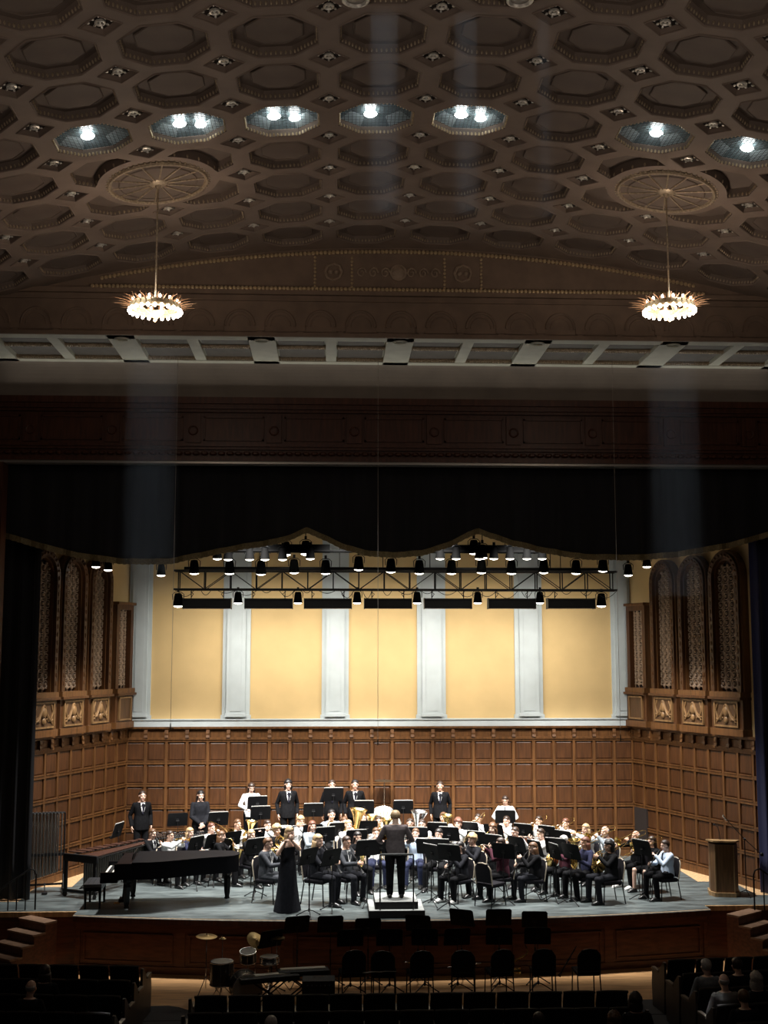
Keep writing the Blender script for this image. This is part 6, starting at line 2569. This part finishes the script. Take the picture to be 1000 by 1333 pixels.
# open score on a low stand
p = at(494, 1266, y=22.9)
root = thing('score_stand', 'low stand with an open white score in the pit', 'music stand', (p.x, 22.9, ZB))
m = MB()
hz = p.z - ZB
m.tube([(0, 0, .1), (0, 0, hz)], .013, 8)
for k in range(3):
    a = k * 2 * PI / 3 + .2
    m.tube([(0, 0, .12), (.26 * math.cos(a), .26 * math.sin(a), .012)], .010, 6)
m.T = Matrix.Translation((0, 0, hz)) @ Matrix.Rotation(.12, 4, 'Z') @ Matrix.Rotation(math.radians(-14), 4, 'X')
m.box(-.30, .30, -.20, .20, -.015, -.005)
obj('stand', m, STANDBLK, root)
sc_ = link('open_score', None, None, (p.x, 22.9, p.z), (0, 0, .12))
tag(sc_, 'open white score lying on the low stand in the pit', 'sheet music')
for q in (-1, 1):
    m = MB()
    m.T = Matrix.Rotation(math.radians(-14), 4, 'X')
    rings = [[Vector((q * x, y, zz)) for y, zz in ((-.19, h0), (.19, h0), (.19, h0 + .012), (-.19, h0 + .012))] for x, h0 in ((.003, .002), (.04, .010), (.12, .012), (.29, .002))]
    m.loft(rings)
    obj('page', m, mat('score_paper', (.62, .58, .50), .8), sc_)

# drum kit
SPK = mat('dark_sparkle_shell', (.05, .045, .04), .3, .3)
DH = mat('grey_drum_head', (.38, .37, .33), .6, 0, .1, 8)


def pitp(px, py, z):
    return at(px, py, z=ZB + z)


p = at(320, 1280, y=22.95)
drum_thing('kick_drum', 'drum kit bass drum with grey head lying low in the pit', 'drum', (p.x, 22.95, ZB), .25, .27, .40, (0, -1, 0), .30, SPK, DH, 'cradle', 'drum kit in the pit')
p = at(289, 1250, y=23.2)
drum_thing('floor_tom', 'floor tom at the left of the drum kit in the pit', 'drum', (p.x, 23.2, ZB), 0, .21, .42, (0, 0, 1), .50, SPK, DH, 'tripod', 'drum kit in the pit')
p = at(322, 1247, y=23.3)
drum_thing('rack_tom', 'small rack tom above the kick drum in the pit', 'drum', (p.x, 23.5, ZB), 0, .15, .20, (0, -.25, 1), .72, SPK, DH, 'tripod', 'drum kit in the pit')
p = at(351, 1243, y=23.3)
drum_thing('pit_snare_drum', 'shallow snare drum on a stand at the right of the drum kit', 'drum', (p.x, 23.3, ZB), 0, .17, .13, (0, 0, 1), .70, CHROME, DH, 'tripod', 'drum kit in the pit')
p = at(269, 1219, y=23.6)
cymbal_stand((p.x, 23.6, ZB), p.z - ZB, .20, 'bright thin cymbal at the upper left of the drum kit', .05)
p = at(288, 1227, y=23.4)
cymbal_stand((p.x, 23.7, ZB), p.z - ZB, .07, 'small bell cymbal beside the bright cymbal of the kit', .0)
p = at(331, 1232, y=23.3)
cymbal_stand((p.x, 23.75, ZB), p.z - ZB, .19, 'strongly tilted cymbal behind the rack tom of the kit', .75, False)
p = at(358, 1233, y=23.0)
cymbal_stand((p.x, 23.75, ZB), p.z - ZB, .16, 'pair of hi-hat cymbals right of the drum kit', .0, True)
# keyboards
for px, py, y, rz, L, lab in ((350, 1270, 22.85, .28, 1.10, 'long electronic keyboard on a crossed stand in the pit, lower one'), (395, 1262, 23.15, .15, .95, 'electronic keyboard on a crossed stand in the pit, upper one')):
    c = at(px, py, y=y)
    root = thing('electronic_keyboard', lab, 'keyboard', (c.x, y, ZB), rz)
    h = c.z - ZB
    m = MB()
    m.cbox(-L / 2, L / 2, -.15, .15, h - .09, h, .012)
    obj('case', m, BLACKMATT, root)
    m = MB()
    for i in range(36):
        x = -L / 2 + .05 + i * (L - .1) / 36
        m.box(x + .001, x + (L - .1) / 36 - .001, .0, .135, h, h + .014, 0)
    obj('keys', m, IVORY, root, smooth=False)
    m = MB()
    for yy in (-.10, .10):
        m.tube([(-.30, yy, .02), (.30, yy, h - .09)], .014, 6)
        m.tube([(.30, yy, .02), (-.30, yy, h - .09)], .014, 6)
    for x in (-.30, .30):
        m.tube([(x, -.20, .02), (x, .20, .02)], .016, 6)
    obj('stand', m, BLACKMETAL, root)
p = at(415, 1300, z=ZB)
root = thing('amplifier', 'black amplifier box with things on top in the middle of the pit', 'amplifier', (p.x, 22.75, ZB))
m = MB()
m.cbox(-.30, .30, -.20, .20, .02, .50, .02)
obj('cabinet', m, BLACKMATT, root)
m = MB()
m.box(-.26, .26, -.208, -.198, .06, .36)
obj('grille_cloth', m, mat('amp_grille', (.02, .02, .02), .95), root)
m = MB()
for i in range(6):
    m.lathe([(.014, 0), (.012, .02), (0, .02)], 10, (-.20 + i * .08, -.20, .43), (0, -1, 0))
m.tube([(-.08, 0, .50), (-.08, 0, .535), (.08, 0, .535), (.08, 0, .50)], .010, 6)
obj('knobs_and_handle', m, CHROME, root)
# bright instruments left lying on the pit chairs
for px, py, y, kind, lab, rz in ((655, 1270, 23.35, 'sax', 'bright saxophone lying across a pit chair', 1.2), (722, 1268, 23.25, 'clarinet', 'clarinet lying across the pit chairs at the right', 1.5), (605, 1268, 23.3, 'flute', 'silver flute lying across a pit chair near the middle', .1), (545, 1270, 23.3, 'trumpet', 'trumpet lying on the pit chair right of the score', 1.3)):
    c, sp = inst_spec(kind)
    q = at(px, py, y=y)
    root = thing(INAME[kind][0], lab, INAME[kind][0], (q.x, q.y, ZB + .53), rz, 'instruments lying in the pit')
    root.rotation_euler = (PI / 2 - .35 if kind in ('sax', 'clarinet') else 0, 0, rz)
    put(sp, root)

# ---- theatre seats -----------------------------------------------------------------------------
TS = theatre_seat_spec()
SW = .545


def end_panel(loc, rz, lab):
    m = MB()
    prof = [(-.34, 0), (.22, 0), (.24, .40), (.20, .66), (-.10, .70), (-.34, .90), (-.40, .90), (-.40, .6)]
    m.prism([(-.022, y, z) for y, z in prof], (0, 0, 0), (.044, 0, 0))
    root = link('aisle_end_panel', None, None, loc, (0, 0, rz))
    tag(root, lab, 'seat end', 'aisle ends of the seat rows')
    obj('panel', m, SEATWOOD, root, smooth=False)
    m = MB()
    m.cbox(-.035, .035, -.12, .20, .66, .70, .01)
    obj('arm_cap', m, mat('worn_arm_cap', (.14, .11, .085), .4), root)


for r in range(2):
    y = 20.45 - .92 * r
    n = 13
    for i in range(n):
        x = -3.27 + i * SW
        root = thing('theatre_seat', ORD[i] + ' dark seat from the left in the ' + ('front' if r == 0 else 'second') + ' row of the centre block', 'seat', (x, y, ZB), 0, 'seats of the centre block')
        put(TS, root)
    for s in (-1, 1):
        end_panel((s * 3.60, y, ZB), 0, ('left' if s < 0 else 'right') + ' aisle end of the ' + ('front' if r == 0 else 'second') + ' row of the centre block')
for s in (-1, 1):
    ang = s * -.10
    for r in range(5):
        y0 = 22.35 - .92 * r
        for i in range(8):
            x = s * (4.95 + i * SW * math.cos(ang))
            y = y0 + i * SW * abs(math.sin(ang))
            qx, qy = seen((x, y, ZB + .9))
            if qx < -60 or qx > 1060 or qy > 1370:
                continue
            root = thing('theatre_seat', ORD[i] + ' dark seat from the aisle in the ' + ORD[r] + ' row of the ' + ('left' if s < 0 else 'right') + ' block', 'seat', (x, y, ZB + .008), -ang, 'seats of the side blocks')
            put(TS, root)
        if seen((s * 4.62, y0, ZB + .7))[1] < 1360:
            end_panel((s * 4.62, y0 - .03, ZB + .008), -ang, 'aisle end of the ' + ORD[r] + ' row of the ' + ('left' if s < 0 else 'right') + ' block')

AUD = [(935, 1261, 'grey', 'bald', 'audience member in grey shirt with thinning hair, seen from behind', 'listen', 1), (963, 1248, 'dark', 'short', 'dark-haired audience member in front of the grey-shirted one', 'listen', 1), (984, 1290, 'brown', 'short', 'audience member at the lower right corner with brown hair', 'listen', 1), (958, 1281, 'grey', 'mid', 'grey-haired audience member just right of the grey-shirted one', 'listen', 0),
       (910, 1306, 'grey', 'short', 'audience member low in the frame left of the grey-shirted one', 'listen', 1), (37, 1276, 'grey', 'bald', 'audience member with pale bald head at the lower left', 'listen', 0), (74, 1256, 'dark', 'long', 'dark long-haired audience member at the lower left', 'listen', 0),
       (357, 1321, 'grey', 'short', 'grey-haired audience member cut off by the bottom edge', 'listen', 0), (780, 1318, 'brown', 'mid', 'broad audience member at the bottom edge right of centre', 'listen', 0), (832, 1302, 'dark', 'mid', 'dark-haired audience member by the right aisle of the centre block', 'listen', 0), (690, 1313, 'dark', 'short', 'dark-haired audience member low at the bottom edge, middle right', 'listen', 0)]
USED = set()
for i, (px, py, hr, st, lab, ps, sh) in enumerate(AUD):
    p = at(px, py, z=ZB + 1.33)
    y = p.y
    zoff = .01
    if 250 < px < 848:
        y = min((20.45 - .92 * k for k in range(5)), key=lambda q: abs(q - y))
        x0 = at(px, py, y=y).x
        x = -3.27 + max(0, min(12, round((x0 + 3.27) / SW))) * SW
        rz = 0
        have = y > 19.4
    else:
        s = -1 if px < 500 else 1
        ang = s * -.10
        best = None
        for r in range(7):
            for q in range(9):
                c = (s * (4.95 + q * SW * math.cos(ang)), 22.35 - .92 * r + q * SW * abs(math.sin(ang)))
                hx, hy = seen((c[0], c[1], ZB + 1.33))
                dd = math.hypot(hx - px, hy - py)
                if (best is None or dd < best[0]) and (s, r, q) not in USED:
                    best = (dd, c, (s, r, q))
        USED.add(best[2])
        x, y = best[1]
        rz = -ang
        zoff = .018
        qx, qy = seen((x, y, ZB + .9))
        have = best[2][1] < 5 and best[2][2] < 8 and not (qx < -60 or qx > 1060 or qy > 1370)
    if not have:
        root = thing('theatre_seat', 'dark seat under the ' + lab, 'seat', (x, y, ZB + (.008 if zoff > .01 else 0)), rz, 'seats under the audience')
        put(TS, root)
    top_ = 'greyshirt' if i == 0 else ('grey' if i in (4,) else 'charcoal')
    person('aud%d' % i, (x, y - .02, ZB + zoff), PI + rz + random.uniform(-.08, .08), 'listen', lab, top=top_, hair=hr, style=st, group='audience members in the stalls')
# ================================================================== CAMERA, LIGHT
HZ = 6
COVE = 26
WASH, FLOOD, CEIL_FILL, REAR, HOUSE, AMB = 4300, 54, 80, 200, 1000, .010
cd = bpy.data.cameras.new('camera')
cam = bpy.data.objects.new('camera', cd)
COL.objects.link(cam)
cd.sensor_fit = 'HORIZONTAL'
cd.sensor_width = 36
cd.lens = FPX / 1000 * 36
cd.clip_start, cd.clip_end = .1, 200
cam.matrix_world = Matrix(((_r.x, _u.x, -_f.x, CAM.x), (_r.y, _u.y, -_f.y, CAM.y), (_r.z, _u.z, -_f.z, CAM.z), (0, 0, 0, 1)))
S.camera = cam


def area(name, loc, target, sx, sy, power, col=(1, .95, .88), spread=180):
    L = bpy.data.lights.new(name, 'AREA')
    L.shape = 'RECTANGLE'
    L.size, L.size_y = sx, sy
    L.energy = power
    L.color = col
    L.spread = math.radians(spread)
    o = bpy.data.objects.new(name, L)
    COL.objects.link(o)
    o.location = loc
    o.rotation_euler = (Vector(target) - Vector(loc)).to_track_quat('-Z', 'Y').to_euler()
    return o


def spot(name, loc, target, power, ang, col=(1, .95, .88), blend=.4, r=.1):
    L = bpy.data.lights.new(name, 'SPOT')
    L.energy = power
    L.color = col
    L.spot_size = math.radians(ang)
    L.spot_blend = blend
    L.shadow_soft_size = r
    o = bpy.data.objects.new(name, L)
    COL.objects.link(o)
    o.location = loc
    o.rotation_euler = (Vector(target) - Vector(loc)).to_track_quat('-Z', 'Y').to_euler()
    return o


def point(name, loc, power, col, r=.1):
    L = bpy.data.lights.new(name, 'POINT')
    L.energy = power
    L.color = col
    L.shadow_soft_size = r
    o = bpy.data.objects.new(name, L)
    COL.objects.link(o)
    o.location = loc
    return o


# stage spots behind the valance, aimed back at the players
for x in (-5.4, -3.2, -1.1, 1.1, 3.2, 5.4):
    spot('stage_wash', (x, 26.75, 8.9), (x * .95, 29.2, 0), WASH, 66, (1.0, .97, .93), .5, .2)
# the seven batten floods rake the upper back wall
for px in (270, 350, 427, 505, 583, 666, 743):
    p = at(px, 795, y=29.75)
    area('batten_flood', (p.x, 29.75, p.z - .03), (p.x, 31.5, 3.3), 1.0, .12, FLOOD, (1, .95, .86), 170)
# added upward spots brighten the ceiling; point lights give the chandelier bulbs' glow
for s in (-1, 1):
    spot('ceiling_fill_light', (s * med_u, YM, 10.72), (s * med_u, YM, 20), CEIL_FILL, 165, (1, .82, .66), .5, .3)
    point('chandelier_light', (s * med_u, YM, 10.60), 20, (1, .80, .62), .3)
    spot('rear_fill_light', (s * med_u, 8.5, 9.6), (s * med_u * .5, 15.5, 14.0), REAR, 120, (1, .84, .70), .8, .5)  # added fill out of view, brightens the coffers; no fitting modelled here
# cove strip on top of the header cornice
area('cove_strip', (0, 25.48, 10.90), (0, 24.3, 11.9), 17, .06, COVE, (1, .95, .82), 170)
# house lamps in the glazed coffers
for (u, y, px) in lights:
    p = vmat(u, y) @ Vector((0, 0, .05))
    spot('house_downlight', p, (p.x * .75, 28.6, 1.0), HOUSE, 30, (.95, 1, .98), .6, .1)
# thin haze columns, each lit by an added disc lamp at its top
def haze(name, label, top, r0, r1, length, dens, power, ang):
    m = MB()
    m.lathe([(r0, 0), (r1, -length)], 24)
    mt = bpy.data.materials.new('thin_haze')
    mt.use_nodes = True
    nt = mt.node_tree
    nt.nodes.remove(nt.nodes['Principled BSDF'])
    vs = nt.nodes.new('ShaderNodeVolumeScatter')
    vs.inputs['Color'].default_value = (.86, .93, 1, 1)
    vs.inputs['Density'].default_value = dens
    nt.links.new(vs.outputs[0], nt.nodes['Material Output'].inputs['Volume'])
    o = obj(name, m, mt, None, top)
    tag(o, label, 'haze', None, 'stuff')
    L = area('shaft_light', (top[0], top[1], top[2] + .02), (top[0], top[1], 0), r0 * 1.8, r0 * 1.8, power, (.85, .93, 1), ang)
    L.data.shape = 'DISK'


for s, lab in ((-1, 'pale shaft of lit haze below the left chandelier'), (1, 'pale shaft of lit haze below the right chandelier')):
    haze('light_shaft', lab, (s * med_u, YM, 10.25), .46, .50, 4.0, .012, HZ, 4)
for px, w_, lab in ((500, .20, 'pale shaft of lit haze below the left spotlight port'), (606, .16, 'pale shaft of lit haze between the spotlight ports'), (706, .09, 'narrow shaft of lit haze right of the spotlight ports')):
    q = at(px, -5, y=14.2)
    haze('light_shaft', lab, (q.x, 14.2, vz(q.x) - .06), w_, w_ + .05, 2.6, .012, HZ * (w_ / .46) ** 2 * 5, 5)
wd = bpy.data.worlds.new('dark_hall')
S.world = wd
wd.use_nodes = True
wd.node_tree.nodes['Background'].inputs[0].default_value = (.9, .72, .6, 1)
wd.node_tree.nodes['Background'].inputs[1].default_value = AMB
S.view_settings.view_transform = 'Standard'
S.view_settings.look = 'None'
S.view_settings.gamma = 1
S.view_settings.exposure = 0
S.view_settings.use_curve_mapping = False
S.cycles.use_denoising = True
S.cycles.max_bounces = 6
S.cycles.diffuse_bounces = 3
S.cycles.glossy_bounces = 3
S.cycles.sample_clamp_indirect = 6
